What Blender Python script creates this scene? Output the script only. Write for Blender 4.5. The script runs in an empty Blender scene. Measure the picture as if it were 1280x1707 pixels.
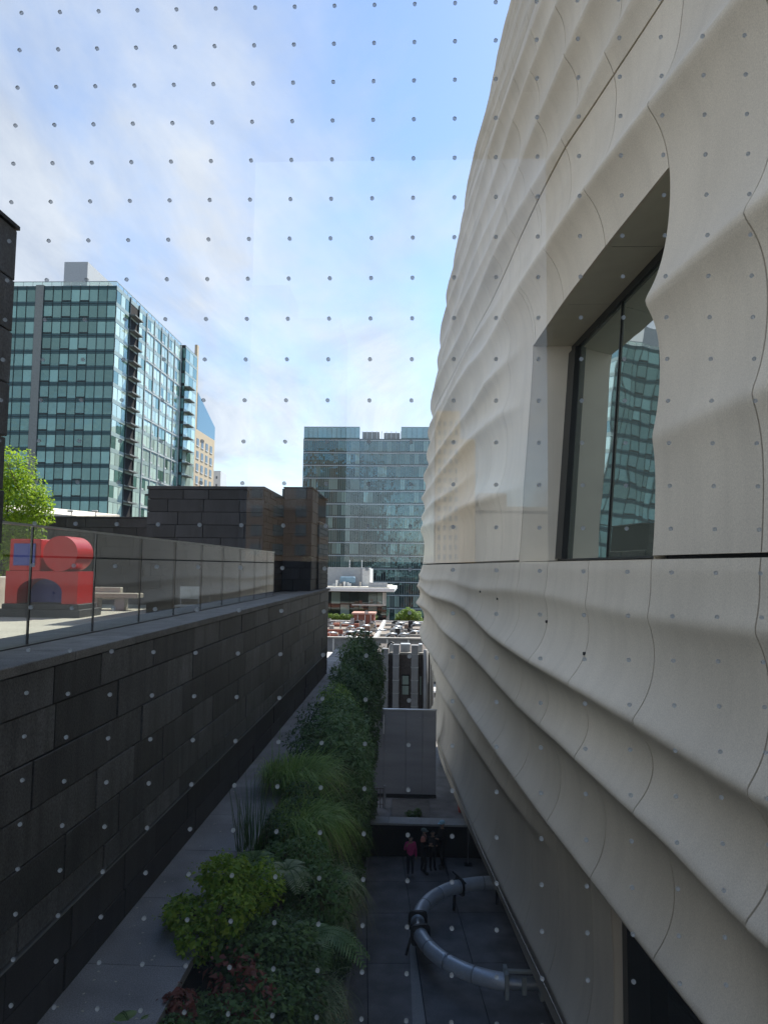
import bpy, math, random
import numpy as np
from mathutils import Matrix, Vector

random.seed(7)
RNG = np.random.default_rng(7)
scene = bpy.context.scene
COL = scene.collection

# ------------------------------------------------------------------ camera
cam_data = bpy.data.cameras.new('camera')
cam = bpy.data.objects.new('camera', cam_data)
COL.objects.link(cam)
cam_data.sensor_fit = 'VERTICAL'
cam_data.sensor_height = 36.0
cam_data.lens = 24.99
cam_data.clip_start = 0.05
cam_data.clip_end = 4000
M = [[0.9990538984923105, -0.007880103888868072, 0.042769286526865666],
     [0.042028958472244506, -0.07775357317365235, -0.9960863157921949],
     [0.011174728500273895, 0.9969414655943598, -0.07734881784174226]]
cam.matrix_world = Matrix(M).to_4x4()
scene.camera = cam

# ------------------------------------------------------------------ sky and sun
SUN_AZ, SUN_EL = math.radians(26), math.radians(50)     # azimuth from +Y towards +X
world = bpy.data.worlds.new('World')
scene.world = world
world.use_nodes = True
wt = world.node_tree
wt.nodes.clear()
def wn(t, **k):
    n = wt.nodes.new(t)
    for a, b in k.items():
        setattr(n, a, b)
    return n
def wl(a, b): wt.links.new(a, b)
sky = wn('ShaderNodeTexSky', sky_type='NISHITA', sun_disc=False, sun_elevation=SUN_EL, sun_rotation=SUN_AZ,
         air_density=0.9, dust_density=0.15, ozone_density=2.5, altitude=20)
tc = wn('ShaderNodeTexCoord')
sep = wn('ShaderNodeSeparateXYZ'); wl(tc.outputs['Generated'], sep.inputs[0])
zz = wn('ShaderNodeMath', operation='MAXIMUM'); wl(sep.outputs['Z'], zz.inputs[0]); zz.inputs[1].default_value = 0.0
za = wn('ShaderNodeMath', operation='ADD'); wl(zz.outputs[0], za.inputs[0]); za.inputs[1].default_value = 0.16
dx = wn('ShaderNodeMath', operation='DIVIDE'); wl(sep.outputs['X'], dx.inputs[0]); wl(za.outputs[0], dx.inputs[1])
dy = wn('ShaderNodeMath', operation='DIVIDE'); wl(sep.outputs['Y'], dy.inputs[0]); wl(za.outputs[0], dy.inputs[1])
cmb = wn('ShaderNodeCombineXYZ'); wl(dx.outputs[0], cmb.inputs[0]); wl(dy.outputs[0], cmb.inputs[1])
mp = wn('ShaderNodeMapping'); wl(cmb.outputs[0], mp.inputs[0])
mp.inputs['Location'].default_value = (0.55, 0.2, 0.0)
mp.inputs['Rotation'].default_value = (0, 0, math.radians(24))
mp.inputs['Scale'].default_value = (0.9, 0.42, 1)
nz = wn('ShaderNodeTexNoise'); wl(mp.outputs[0], nz.inputs['Vector'])
nz.inputs['Scale'].default_value = 1.25; nz.inputs['Detail'].default_value = 7; nz.inputs['Roughness'].default_value = 0.58
nz.inputs['Distortion'].default_value = 0.35
b1 = wn('ShaderNodeMath', operation='MULTIPLY_ADD'); wl(sep.outputs['X'], b1.inputs[0]); b1.inputs[1].default_value = -0.42; b1.inputs[2].default_value = 0.07
b2 = wn('ShaderNodeMath', operation='MULTIPLY_ADD'); wl(sep.outputs['Z'], b2.inputs[0]); b2.inputs[1].default_value = -0.22; wl(b1.outputs[0], b2.inputs[2])
b3 = wn('ShaderNodeMath', operation='ADD'); wl(nz.outputs['Fac'], b3.inputs[0]); wl(b2.outputs[0], b3.inputs[1])
cr = wn('ShaderNodeValToRGB'); wl(b3.outputs[0], cr.inputs[0])
cr.color_ramp.elements[0].position = 0.42; cr.color_ramp.elements[0].color = (0, 0, 0, 1)
cr.color_ramp.elements[1].position = 0.63; cr.color_ramp.elements[1].color = (1, 1, 1, 1)
cf = wn('ShaderNodeMath', operation='MULTIPLY'); wl(cr.outputs[0], cf.inputs[0]); cf.inputs[1].default_value = 0.9
mx = wn('ShaderNodeMixRGB'); wl(cf.outputs[0], mx.inputs[0]); wl(sky.outputs[0], mx.inputs[1])
n2 = wn('ShaderNodeTexNoise'); wl(mp.outputs[0], n2.inputs['Vector'])
n2.inputs['Scale'].default_value = 2.6; n2.inputs['Detail'].default_value = 9; n2.inputs['Roughness'].default_value = 0.62; n2.inputs['Distortion'].default_value = 0.6
c2 = wn('ShaderNodeValToRGB'); wl(n2.outputs['Fac'], c2.inputs[0])
c2.color_ramp.elements[0].position = 0.36; c2.color_ramp.elements[0].color = (2.55, 2.8, 3.3, 1)
c2.color_ramp.elements[1].position = 0.62; c2.color_ramp.elements[1].color = (3.85, 4.0, 4.25, 1)
wl(c2.outputs[0], mx.inputs[2])
bg = wn('ShaderNodeBackground'); bg.inputs['Strength'].default_value = 0.10
wl(mx.outputs[0], bg.inputs[0])
out = wn('ShaderNodeOutputWorld'); wl(bg.outputs[0], out.inputs[0])

sun_data = bpy.data.lights.new('sun', 'SUN')
sun_data.energy = 3.6
sun_data.angle = math.radians(0.53)
sun_data.color = (1.0, 0.93, 0.82)
sun = bpy.data.objects.new('sun', sun_data)
COL.objects.link(sun)
sd = Vector((math.cos(SUN_EL) * math.sin(SUN_AZ), math.cos(SUN_EL) * math.cos(SUN_AZ), math.sin(SUN_EL)))
sun.rotation_euler = (-sd).to_track_quat('-Z', 'Y').to_euler()

vs = scene.view_settings
vs.view_transform = 'Standard'
vs.look = 'None'
vs.exposure = 1.36
vs.gamma = 1
vs.use_curve_mapping = False
cy = scene.cycles
cy.max_bounces = 8
cy.diffuse_bounces = 5
cy.glossy_bounces = 4
cy.transparent_max_bounces = 24
cy.caustics_reflective = False
cy.caustics_refractive = False
cy.sample_clamp_indirect = 6
cy.use_denoising = True

# ------------------------------------------------------------------ materials
MATS = {}
def rgb(c): return (c[0], c[1], c[2], 1)
def new_mat(name):
    m = bpy.data.materials.new(name); m.use_nodes = True
    m.node_tree.nodes.clear()
    return m, m.node_tree
def surf(name, color, rough=0.6, metallic=0.0, var=0.15, scale=3.0, fine=0.0, fscale=60.0, rand=0.0, bump=0.0,
         bscale=40.0, spec=0.4, stretch=(1, 1, 1), dirt=0.0, coat=0.0, dscale=(6, 6, 0.25), shift=False):
    """colour with broad mottling, fine speckle, per-object tone and a little relief"""
    if name in MATS: return MATS[name]
    m, t = new_mat(name); N = t.nodes; L = t.links
    b = N.new('ShaderNodeBsdfPrincipled'); o = N.new('ShaderNodeOutputMaterial'); L.new(b.outputs[0], o.inputs[0])
    b.inputs['Roughness'].default_value = rough; b.inputs['Metallic'].default_value = metallic
    b.inputs['Specular IOR Level'].default_value = spec
    if coat: b.inputs['Coat Weight'].default_value = coat
    g0 = N.new('ShaderNodeTexCoord'); mpn = N.new('ShaderNodeMapping')
    g_out = g0.outputs['Object']
    if shift:
        oi0 = N.new('ShaderNodeObjectInfo'); s0 = N.new('ShaderNodeMath'); s0.operation = 'MULTIPLY'; s0.inputs[1].default_value = 87.0
        L.new(oi0.outputs['Random'], s0.inputs[0])
        av = N.new('ShaderNodeVectorMath'); av.operation = 'ADD'; L.new(g_out, av.inputs[0]); L.new(s0.outputs[0], av.inputs[1]); g_out = av.outputs[0]
    L.new(g_out, mpn.inputs[0])
    mpn.inputs['Scale'].default_value = stretch
    n1 = N.new('ShaderNodeTexNoise'); L.new(mpn.outputs[0], n1.inputs['Vector'])
    n1.inputs['Scale'].default_value = scale; n1.inputs['Detail'].default_value = 5
    def mul(a, bb, fac=None):
        x = N.new('ShaderNodeMath'); x.operation = 'MULTIPLY'
        for i, q in enumerate((a, bb)):
            if isinstance(q, (int, float)): x.inputs[i].default_value = q
            else: L.new(q, x.inputs[i])
        return x.outputs[0]
    def rng(sock, lo, hi, f0=0.25, f1=0.75):
        r = N.new('ShaderNodeMapRange'); L.new(sock, r.inputs[0])
        r.inputs[1].default_value = f0; r.inputs[2].default_value = f1
        r.inputs[3].default_value = lo; r.inputs[4].default_value = hi
        return r.outputs[0]
    v = rng(n1.outputs['Fac'], 1 - var, 1 + var)
    if fine:
        n2 = N.new('ShaderNodeTexNoise'); L.new(mpn.outputs[0], n2.inputs['Vector'])
        n2.inputs['Scale'].default_value = fscale; n2.inputs['Detail'].default_value = 3
        v = mul(v, rng(n2.outputs['Fac'], 1 - fine, 1 + fine))
    if rand:
        oi = N.new('ShaderNodeObjectInfo')
        v = mul(v, rng(oi.outputs['Random'], 1 - rand, 1 + rand, 0, 1))
    if dirt:
        n3 = N.new('ShaderNodeTexNoise'); mp3 = N.new('ShaderNodeMapping'); L.new(g_out, mp3.inputs[0])
        mp3.inputs['Scale'].default_value = dscale; L.new(mp3.outputs[0], n3.inputs['Vector'])
        n3.inputs['Scale'].default_value = 1.0; n3.inputs['Detail'].default_value = 6
        v = mul(v, rng(n3.outputs['Fac'], 1 - dirt, 1.0, 0.35, 0.55))
    c = N.new('ShaderNodeVectorMath'); c.operation = 'SCALE'; c.inputs[0].default_value = color
    L.new(v, c.inputs['Scale']); L.new(c.outputs[0], b.inputs['Base Color'])
    if bump:
        nb = N.new('ShaderNodeTexNoise'); L.new(mpn.outputs[0], nb.inputs['Vector'])
        nb.inputs['Scale'].default_value = bscale; nb.inputs['Detail'].default_value = 3
        bu = N.new('ShaderNodeBump'); bu.inputs['Strength'].default_value = bump; bu.inputs['Distance'].default_value = 0.01
        L.new(nb.outputs['Fac'], bu.inputs['Height']); L.new(bu.outputs[0], b.inputs['Normal'])
    MATS[name] = m
    return m

def clear_glass(name, tint=(0.93, 0.96, 0.95), r0=0.04, rough=0.0, gain=1.0):
    if name in MATS: return MATS[name]
    m, t = new_mat(name); N = t.nodes; L = t.links
    lw = N.new('ShaderNodeLayerWeight'); lw.inputs[0].default_value = 0.5
    p = N.new('ShaderNodeMath'); p.operation = 'POWER'; L.new(lw.outputs['Facing'], p.inputs[0]); p.inputs[1].default_value = 5
    a = N.new('ShaderNodeMath'); a.operation = 'MULTIPLY_ADD'; L.new(p.outputs[0], a.inputs[0])
    a.inputs[1].default_value = (1 - r0) * gain; a.inputs[2].default_value = r0
    tr = N.new('ShaderNodeBsdfTransparent'); tr.inputs[0].default_value = rgb(tint)
    gl = N.new('ShaderNodeBsdfGlossy'); gl.inputs['Roughness'].default_value = rough; gl.inputs[0].default_value = (1, 1, 1, 1)
    mi = N.new('ShaderNodeMixShader'); L.new(a.outputs[0], mi.inputs[0]); L.new(tr.outputs[0], mi.inputs[1]); L.new(gl.outputs[0], mi.inputs[2])
    o = N.new('ShaderNodeOutputMaterial'); L.new(mi.outputs[0], o.inputs[0])
    MATS[name] = m
    return m

def dark_glass(name, inner=(0.02, 0.03, 0.03), r0=0.12, tint=(0.9, 1.0, 0.98), rand=0.6, wob=0.02, pale=(0.30, 0.36, 0.33), pale_amt=0.35, gain=1.0):
    """facade glass: dim room behind (some with pale blinds) and a mirror layer that is slightly out of flat"""
    if name in MATS: return MATS[name]
    m, t = new_mat(name); N = t.nodes; L = t.links
    oi = N.new('ShaderNodeObjectInfo'); g = N.new('ShaderNodeTexCoord')
    lw = N.new('ShaderNodeLayerWeight'); lw.inputs[0].default_value = 0.5
    p = N.new('ShaderNodeMath'); p.operation = 'POWER'; L.new(lw.outputs['Facing'], p.inputs[0]); p.inputs[1].default_value = 5
    a = N.new('ShaderNodeMath'); a.operation = 'MULTIPLY_ADD'; L.new(p.outputs[0], a.inputs[0])
    a.inputs[1].default_value = (1 - r0) * gain; a.inputs[2].default_value = r0
    wn_ = N.new('ShaderNodeTexWhiteNoise'); wn_.noise_dimensions = '1D'; L.new(oi.outputs['Random'], wn_.inputs['W'])
    st = N.new('ShaderNodeMath'); st.operation = 'LESS_THAN'; L.new(wn_.outputs['Value'], st.inputs[0]); st.inputs[1].default_value = pale_amt
    mr = N.new('ShaderNodeMapRange'); L.new(oi.outputs['Random'], mr.inputs[0]); mr.inputs[3].default_value = 1 - rand; mr.inputs[4].default_value = 1 + rand
    mc = N.new('ShaderNodeMixRGB'); L.new(st.outputs[0], mc.inputs[0]); mc.inputs[1].default_value = rgb(inner); mc.inputs[2].default_value = rgb(pale)
    sc_ = N.new('ShaderNodeVectorMath'); sc_.operation = 'SCALE'; L.new(mc.outputs[0], sc_.inputs[0]); L.new(mr.outputs[0], sc_.inputs['Scale'])
    di = N.new('ShaderNodeBsdfDiffuse'); L.new(sc_.outputs[0], di.inputs[0])
    gl = N.new('ShaderNodeBsdfGlossy'); gl.inputs['Roughness'].default_value = 0.015; gl.inputs[0].default_value = rgb(tint)
    if wob:
        n = N.new('ShaderNodeTexNoise'); n.inputs['Scale'].default_value = 0.5; n.inputs['Detail'].default_value = 1.5
        ad = N.new('ShaderNodeVectorMath'); ad.operation = 'ADD'; L.new(g.outputs['Object'], ad.inputs[0])
        cb = N.new('ShaderNodeCombineXYZ'); sx = N.new('ShaderNodeMath'); sx.operation = 'MULTIPLY'; L.new(oi.outputs['Random'], sx.inputs[0]); sx.inputs[1].default_value = 7
        L.new(sx.outputs[0], cb.inputs[0]); L.new(cb.outputs[0], ad.inputs[1]); L.new(ad.outputs[0], n.inputs['Vector'])
        bu = N.new('ShaderNodeBump'); bu.inputs['Strength'].default_value = 1.0; bu.inputs['Distance'].default_value = wob
        L.new(n.outputs['Fac'], bu.inputs['Height']); L.new(bu.outputs[0], gl.inputs['Normal'])
    mi = N.new('ShaderNodeMixShader'); L.new(a.outputs[0], mi.inputs[0]); L.new(di.outputs[0], mi.inputs[1]); L.new(gl.outputs[0], mi.inputs[2])
    o = N.new('ShaderNodeOutputMaterial'); L.new(mi.outputs[0], o.inputs[0])
    MATS[name] = m
    return m

def leaf_mat(name, c1, c2, trans=0.35, rough=0.5):
    if name in MATS: return MATS[name]
    m, t = new_mat(name); N = t.nodes; L = t.links
    g = N.new('ShaderNodeNewGeometry')
    mc = N.new('ShaderNodeMixRGB'); L.new(g.outputs['Random Per Island'], mc.inputs[0]); mc.inputs[1].default_value = rgb(c1); mc.inputs[2].default_value = rgb(c2)
    b = N.new('ShaderNodeBsdfPrincipled'); L.new(mc.outputs[0], b.inputs['Base Color']); b.inputs['Roughness'].default_value = rough
    b.inputs['Specular IOR Level'].default_value = 0.3
    tr = N.new('ShaderNodeBsdfTranslucent'); L.new(mc.outputs[0], tr.inputs[0])
    mi = N.new('ShaderNodeMixShader'); mi.inputs[0].default_value = trans; L.new(b.outputs[0], mi.inputs[1]); L.new(tr.outputs[0], mi.inputs[2])
    o = N.new('ShaderNodeOutputMaterial'); L.new(mi.outputs[0], o.inputs[0])
    MATS[name] = m
    return m

FRP = surf('rippled_panel', (0.665, 0.60, 0.49), rough=0.66, var=0.10, scale=0.6, fine=0.15, fscale=80, rand=0.05, bump=0.22, bscale=170,
           stretch=(1, 1, 0.7), spec=0.3, dirt=0.05, dscale=(0.0, 4.0, 0.35))
FRPBACK = surf('panel_backing', (0.03, 0.03, 0.03), rough=0.9)
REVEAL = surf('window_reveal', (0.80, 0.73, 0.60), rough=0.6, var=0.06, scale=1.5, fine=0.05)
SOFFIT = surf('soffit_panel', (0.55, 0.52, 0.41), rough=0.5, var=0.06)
BLACKFRAME = surf('black_window_frame', (0.012, 0.014, 0.014), rough=0.35)
BASALT = surf('basalt_stone', (0.078, 0.081, 0.086), rough=0.5, var=0.35, scale=1.8, fine=0.55, fscale=55, rand=0.55, bump=0.5, bscale=70, dirt=0.4, dscale=(7, 7, 0.8), shift=True)
BASALT2 = surf('basalt_block_stone', (0.034, 0.034, 0.038), rough=0.6, var=0.2, scale=2, fine=0.3, fscale=60, rand=0.3, bump=0.3, bscale=90, dirt=0.3, dscale=(7, 7, 0.8), shift=True)
JOINT = surf('dark_joint', (0.008, 0.008, 0.009), rough=0.9)
COPING = surf('flamed_coping', (0.20, 0.195, 0.185), rough=0.85, var=0.25, scale=4, fine=0.5, fscale=110, bump=0.5, bscale=120, rand=0.08)
LEDGE = surf('ledge_slab', (0.235, 0.235, 0.235), rough=0.7, var=0.35, scale=1.7, fine=0.4, fscale=90, rand=0.12, bump=0.3, bscale=100)
TERRACE = surf('terrace_paving', (0.46, 0.43, 0.37), rough=0.8, var=0.12, scale=1.2, fine=0.15, rand=0.05)
PAVER = surf('dark_paver', (0.18, 0.175, 0.175), rough=0.6, var=0.45, scale=1.4, fine=0.4, fscale=50, rand=0.12, bump=0.25, bscale=60)
LIGHTWEDGE = surf('floor_light_paint', (0.42, 0.41, 0.39), rough=0.7, var=0.15, scale=1.4, fine=0.3, fscale=50)  # lighter tone that paints a patch of light on the lower terrace
GREYWALL = surf('grey_painted_wall', (0.30, 0.305, 0.325), rough=0.5, var=0.22, scale=0.8, stretch=(0.4, 1, 2.2), fine=0.08)
STEEL = surf('galvanised_steel', (0.42, 0.45, 0.48), rough=0.42, metallic=0.6, var=0.25, scale=2.5, fine=0.15, fscale=25)
PIPE = surf('zinc_pipe', (0.72, 0.77, 0.82), rough=0.4, metallic=0.3, var=0.12, scale=1.2, fine=0.10, fscale=30)
DARKSTEEL = surf('dark_steel', (0.03, 0.032, 0.035), rough=0.45, metallic=0.4, var=0.2)
WHITE = surf('white_paint', (0.75, 0.75, 0.73), rough=0.5, var=0.06)
CONC = surf('concrete', (0.34, 0.33, 0.31), rough=0.8, var=0.18, scale=2, fine=0.2)
RED = surf('red_paint', (0.55, 0.012, 0.015), rough=0.38, var=0.06, coat=0.2)
BLUE = surf('blue_paint', (0.085, 0.10, 0.36), rough=0.45, var=0.06)
PLINTH = surf('dark_plinth', (0.03, 0.03, 0.032), rough=0.6)
GUARD = clear_glass('guard_glass', tint=(0.84, 0.87, 0.86), r0=0.075)
PANE = clear_glass('window_pane_glass', tint=(0.965, 0.985, 0.98), r0=0.085)
RAILGLASS = clear_glass('balcony_glass', tint=(0.75, 0.85, 0.82), r0=0.12)

# ------------------------------------------------------------------ mesh helpers
def link(o, parent=None):
    COL.objects.link(o)
    if parent is not None: o.parent = parent
    return o
def mk(name, v, f, mat, parent=None, smooth=False, loc=None):
    me = bpy.data.meshes.new(name)
    me.from_pydata([tuple(map(float, p)) for p in v], [], [tuple(int(i) for i in q) for q in f])
    if isinstance(mat, (list, tuple)):
        for q in mat: me.materials.append(q)
    else: me.materials.append(mat)
    if smooth: me.polygons.foreach_set('use_smooth', [True] * len(me.polygons))
    me.update()
    o = bpy.data.objects.new(name, me)
    if loc is not None: o.location = loc
    return link(o, parent)
def inst(name, me, parent, loc, rot=None, scale=None):
    o = bpy.data.objects.new(name, me); o.location = loc
    if rot is not None: o.rotation_euler = rot
    if scale is not None: o.scale = scale
    return link(o, parent)
def thing(name, label, cat, loc=(0, 0, 0), group=None, rz=0):
    o = bpy.data.objects.new(name, None); o.empty_display_size = 0.2; o.location = loc; o.rotation_euler = (0, 0, rz)
    o['label'] = label; o['category'] = cat
    if group: o['group'] = group
    return link(o)
def tag(o, label, cat, group=None):
    o['label'] = label; o['category'] = cat
    if group: o['group'] = group
    return o
def struct(o):
    o['kind'] = 'structure'; return o

class MB:
    def __init__(s): s.v = []; s.f = []
    def add(s, v, f):
        b = len(s.v); s.v += [tuple(p) for p in v]; s.f += [tuple(i + b for i in q) for q in f]; return s
    def box(s, a, b):
        x0, y0, z0 = a; x1, y1, z1 = b
        return s.add([(x0, y0, z0), (x1, y0, z0), (x1, y1, z0), (x0, y1, z0), (x0, y0, z1), (x1, y0, z1), (x1, y1, z1), (x0, y1, z1)],
                     [(0, 3, 2, 1), (4, 5, 6, 7), (0, 1, 5, 4), (1, 2, 6, 5), (2, 3, 7, 6), (3, 0, 4, 7)])
    def bev(s, a, b, w=0.006):
        a = np.array(a, float); b = np.array(b, float)
        c = (a + b) / 2; h = (b - a) / 2; w = min(w, h.min() * 0.45)
        idx = {}; V = []
        for sx in (-1, 1):
            for sy in (-1, 1):
                for sz in (-1, 1):
                    for ax in range(3):
                        p = np.array([sx, sy, sz]) * h
                        for k in range(3):
                            if k != ax: p[k] -= np.sign(p[k]) * w
                        idx[(sx, sy, sz, ax)] = len(V); V.append(c + p)
        F = []
        for ax in range(3):
            u, w_ = (ax + 1) % 3, (ax + 2) % 3
            for sg in (-1, 1):
                q = []
                for a1, a2 in ((-1, -1), (1, -1), (1, 1), (-1, 1)):
                    k = [0, 0, 0]; k[ax] = sg; k[u] = a1; k[w_] = a2
                    q.append(idx[(*k, ax)])
                F.append(q if sg > 0 else q[::-1])
        for ax in range(3):
            u, w_ = (ax + 1) % 3, (ax + 2) % 3
            for a1 in (-1, 1):
                for a2 in (-1, 1):
                    k0 = [0, 0, 0]; k0[ax] = -1; k0[u] = a1; k0[w_] = a2
                    k1 = list(k0); k1[ax] = 1
                    q = [idx[(*k0, u)], idx[(*k1, u)], idx[(*k1, w_)], idx[(*k0, w_)]]
                    F.append(q if a1 * a2 < 0 else q[::-1])
        for sx in (-1, 1):
            for sy in (-1, 1):
                for sz in (-1, 1):
                    q = [idx[(sx, sy, sz, 0)], idx[(sx, sy, sz, 1)], idx[(sx, sy, sz, 2)]]
                    F.append(q if sx * sy * sz > 0 else q[::-1])
        return s.add(V, F)
    def tube(s, pts, r, n=10, cap=True):
        pts = [np.array(p, float) for p in pts]
        rr = r if isinstance(r, (list, tuple, np.ndarray)) else [r] * len(pts)
        rings = []
        up = np.array([0.31, 0.2, 0.93])
        for i, p in enumerate(pts):
            t = pts[min(i + 1, len(pts) - 1)] - pts[max(i - 1, 0)]; t = t / (np.linalg.norm(t) + 1e-9)
            a = np.cross(t, up); a /= np.linalg.norm(a) + 1e-9; b = np.cross(t, a)
            rings.append([p + rr[i] * (math.cos(q) * a + math.sin(q) * b) for q in np.linspace(0, 2 * math.pi, n, endpoint=False)])
        V = [x for R in rings for x in R]; F = []
        for i in range(len(pts) - 1):
            for k in range(n):
                F.append((i * n + k, i * n + (k + 1) % n, (i + 1) * n + (k + 1) % n, (i + 1) * n + k))
        if cap:
            F.append(tuple(range(n))[::-1]); F.append(tuple((len(pts) - 1) * n + k for k in range(n)))
        return s.add(V, F)
    def prism(s, poly, y0, y1):
        """outline in (x, z) given thickness along y"""
        n = len(poly)
        V = [(p[0], y0, p[1]) for p in poly] + [(p[0], y1, p[1]) for p in poly]
        F = [tuple(range(n)), tuple(range(2 * n - 1, n - 1, -1))] + [(i, i + n, (i + 1) % n + n, (i + 1) % n) for i in range(n)]
        return s.add(V, F)
    def obj(s, name, mat, parent=None, smooth=False, loc=None): return mk(name, s.v, s.f, mat, parent, smooth, loc)
def B(name, a, b, mat, parent=None, w=None):
    m = MB()
    m.bev(a, b, w) if w else m.box(a, b)
    return m.obj(name, mat, parent)
def smooth_step(t, a, b):
    q = np.clip((t - a) / (b - a), 0, 1); return q * q * (3 - 2 * q)

# ================================================================== SETTING
def ground_sheet():
    return struct(B('ground', (-1500, -900, -22.5), (1500, 2600, -22), surf('asphalt', (0.06, 0.06, 0.062), rough=0.9, var=0.2, scale=0.2)))
ground_sheet()
# street seen in the gap beside the museum
st = struct(B('pavement', (2.0, 47, -21.99), (12, 136, -21.85), surf('pavement_concrete', (0.42, 0.40, 0.36), rough=0.9, var=0.1)))

# ---------------------------------------------------------- museum with the rippled white wall
YT = np.array([-6, -2, 2, 5, 7.1, 9.1, 11.1, 13.1, 15.1, 17.1, 19.1, 21.1, 24, 27, 30, 33, 36, 38, 40, 43, 46, 50])
XT = np.array([7.2, 5.8, 4.75, 3.93, 3.38, 2.99, 2.70, 2.46, 2.26, 2.07, 1.91, 1.76, 1.48, 1.21, .96, .73, .54, .50, .62, 1.3, 2.7, 6.0])
yy = np.linspace(-6, 50, 1121)
xx = np.interp(yy, YT, XT)
ker = np.hanning(41); ker /= ker.sum()
xs = np.convolve(np.pad(xx, 20, mode='reflect', reflect_type='odd'), ker, 'valid')
def X0(y): return np.interp(y, yy, xs)
def lean(z):
    zp = np.maximum(z, 0); zn = np.maximum(-z, 0)
    return 0.055 * zp + 0.0036 * zp ** 2 + 0.085 * zn - 0.003 * zn ** 2
def ip(y, a): return np.interp(y, [q[0] for q in a], [q[1] for q in a])
RIDGES = [  # (height along y), (amplitude along y), width above, width below
    ([(5, -.55), (14, -.52), (36, -.45)], [(5, .11), (20, .10), (36, .16)], .42, .26),
    ([(5, -2.2), (7, -2.06), (9, -1.88), (13, -1.72), (20.5, -1.25), (30, -1.0), (40, -.95)], [(5, .30), (36, .28)], .55, .34),
    ([(5, -3.5), (7, -3.36), (8.5, -3.08), (12, -2.82), (15, -2.72), (25, -2.2), (36, -1.8)], [(5, .30), (36, .30)], .55, .34),
    ([(5, -5.0), (8, -4.82), (12, -4.5), (17, -4.2), (27, -4.0), (36, -3.2)], [(5, .34), (36, .32)], .55, .22),
    ([(5, -5.9), (18, -5.8), (32, -5.4), (40, -4.6)], [(5, 0), (15, 0), (20, .26), (36, .3)], .45, .28),
    ([(5, -8.5), (36, -7.8)], [(5, .36), (36, .36)], .75, .7),
    ([(5, 1.95), (9, 1.68), (18, 1.85), (36, 1.95)], [(5, .16), (8, .13), (9.3, .08), (9.6, 0), (15.2, 0), (18, .24), (36, .26)], .5, .42),
    ([(5, 2.9), (25, 2.8), (36, 2.7)], [(5, 0), (20, 0), (27, .22), (36, .26)], .4, .3),
    ([(5, 3.7), (9, 3.45), (16, 3.65), (22, 3.95), (36, 3.7)], [(5, .30), (9.2, .20), (9.6, 0), (15.4, 0), (17.3, .26), (36, .28)], .6, .42),
    ([(5, 5.0), (25, 5.0), (36, 4.7)], [(5, 0), (15.8, 0.0), (19, .28), (36, .3)], .5, .36),
    ([(5, 6.35), (9, 6.2), (13, 6.0), (23, 6.6), (36, 6.1)], [(5, .42), (20, .38), (36, .34)], .62, .58),
    ([(5, 7.2), (18, 7.5), (36, 7.3)], [(5, 0), (18, .04), (24, .2), (36, .26)], .45, .36),
    ([(5, 8.9), (10, 8.5), (13, 8.25), (24, 8.9), (36, 8.6)], [(5, .42), (36, .36)], .65, .58),
]
zr = 10.1; k = 0
while zr < 35:
    dr = 0.5 * math.sin(k * 1.7)
    full = k % 2 == 0
    RIDGES.append(([(5, zr + .3), (14, zr - .2 + .2 * dr), (24, zr + .4 * dr), (36, zr - .3 + .3 * dr)],
                   [(5, .44 if full else .0), (14, .40 if full else .03), (26, .34 if full else .2), (36, .34 if full else .26)], .68, .58))
    zr += 1.25 + 0.2 * math.sin(k * 2.3); k += 1
def ripple(y, z):
    p = np.zeros_like(z)
    for i, (zt, at_, wu, wd) in enumerate(RIDGES):
        t = z - (ip(y, zt) + 0.06 * np.sin(y * 0.55 + i * 1.3))
        a = ip(y, at_) * (0.9 + 0.18 * np.sin(y * 0.42 + i * 2.1)) * (1.12 if i >= 8 else (1.4 if i in (1, 2, 3) else 1.1))
        w = np.where(t > 0, wu * 0.78, wd * 0.85)
        p = p + 1.12 * a * np.exp(-(np.sqrt(t * t + 0.0036) - 0.06) / w)
    return p
def ZLIP(y): return ip(y, RIDGES[3][0]) - 0.10 + 0.06 * np.sin(y * 0.55 + 3.9)
def lower_set(y, z): return 0.30 * smooth_step(ZLIP(y) - z, -0.02, 0.02) * (1 - smooth_step(-z, 7.0, 8.2))
def XF(y, z):
    y = np.asarray(y, float); z = np.asarray(z, float)
    return X0(y) + lean(z) - ripple(y, z)
ZJ = 0.145
museum = thing('museum_building', 'large museum wall of rippled off white panels filling the right side', 'building', (14, 20, -22))
museum_inv = Matrix.Translation((-14, -20, 22))
def mus(o):
    o.parent = museum; o.matrix_parent_inverse = museum_inv; return o

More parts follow.
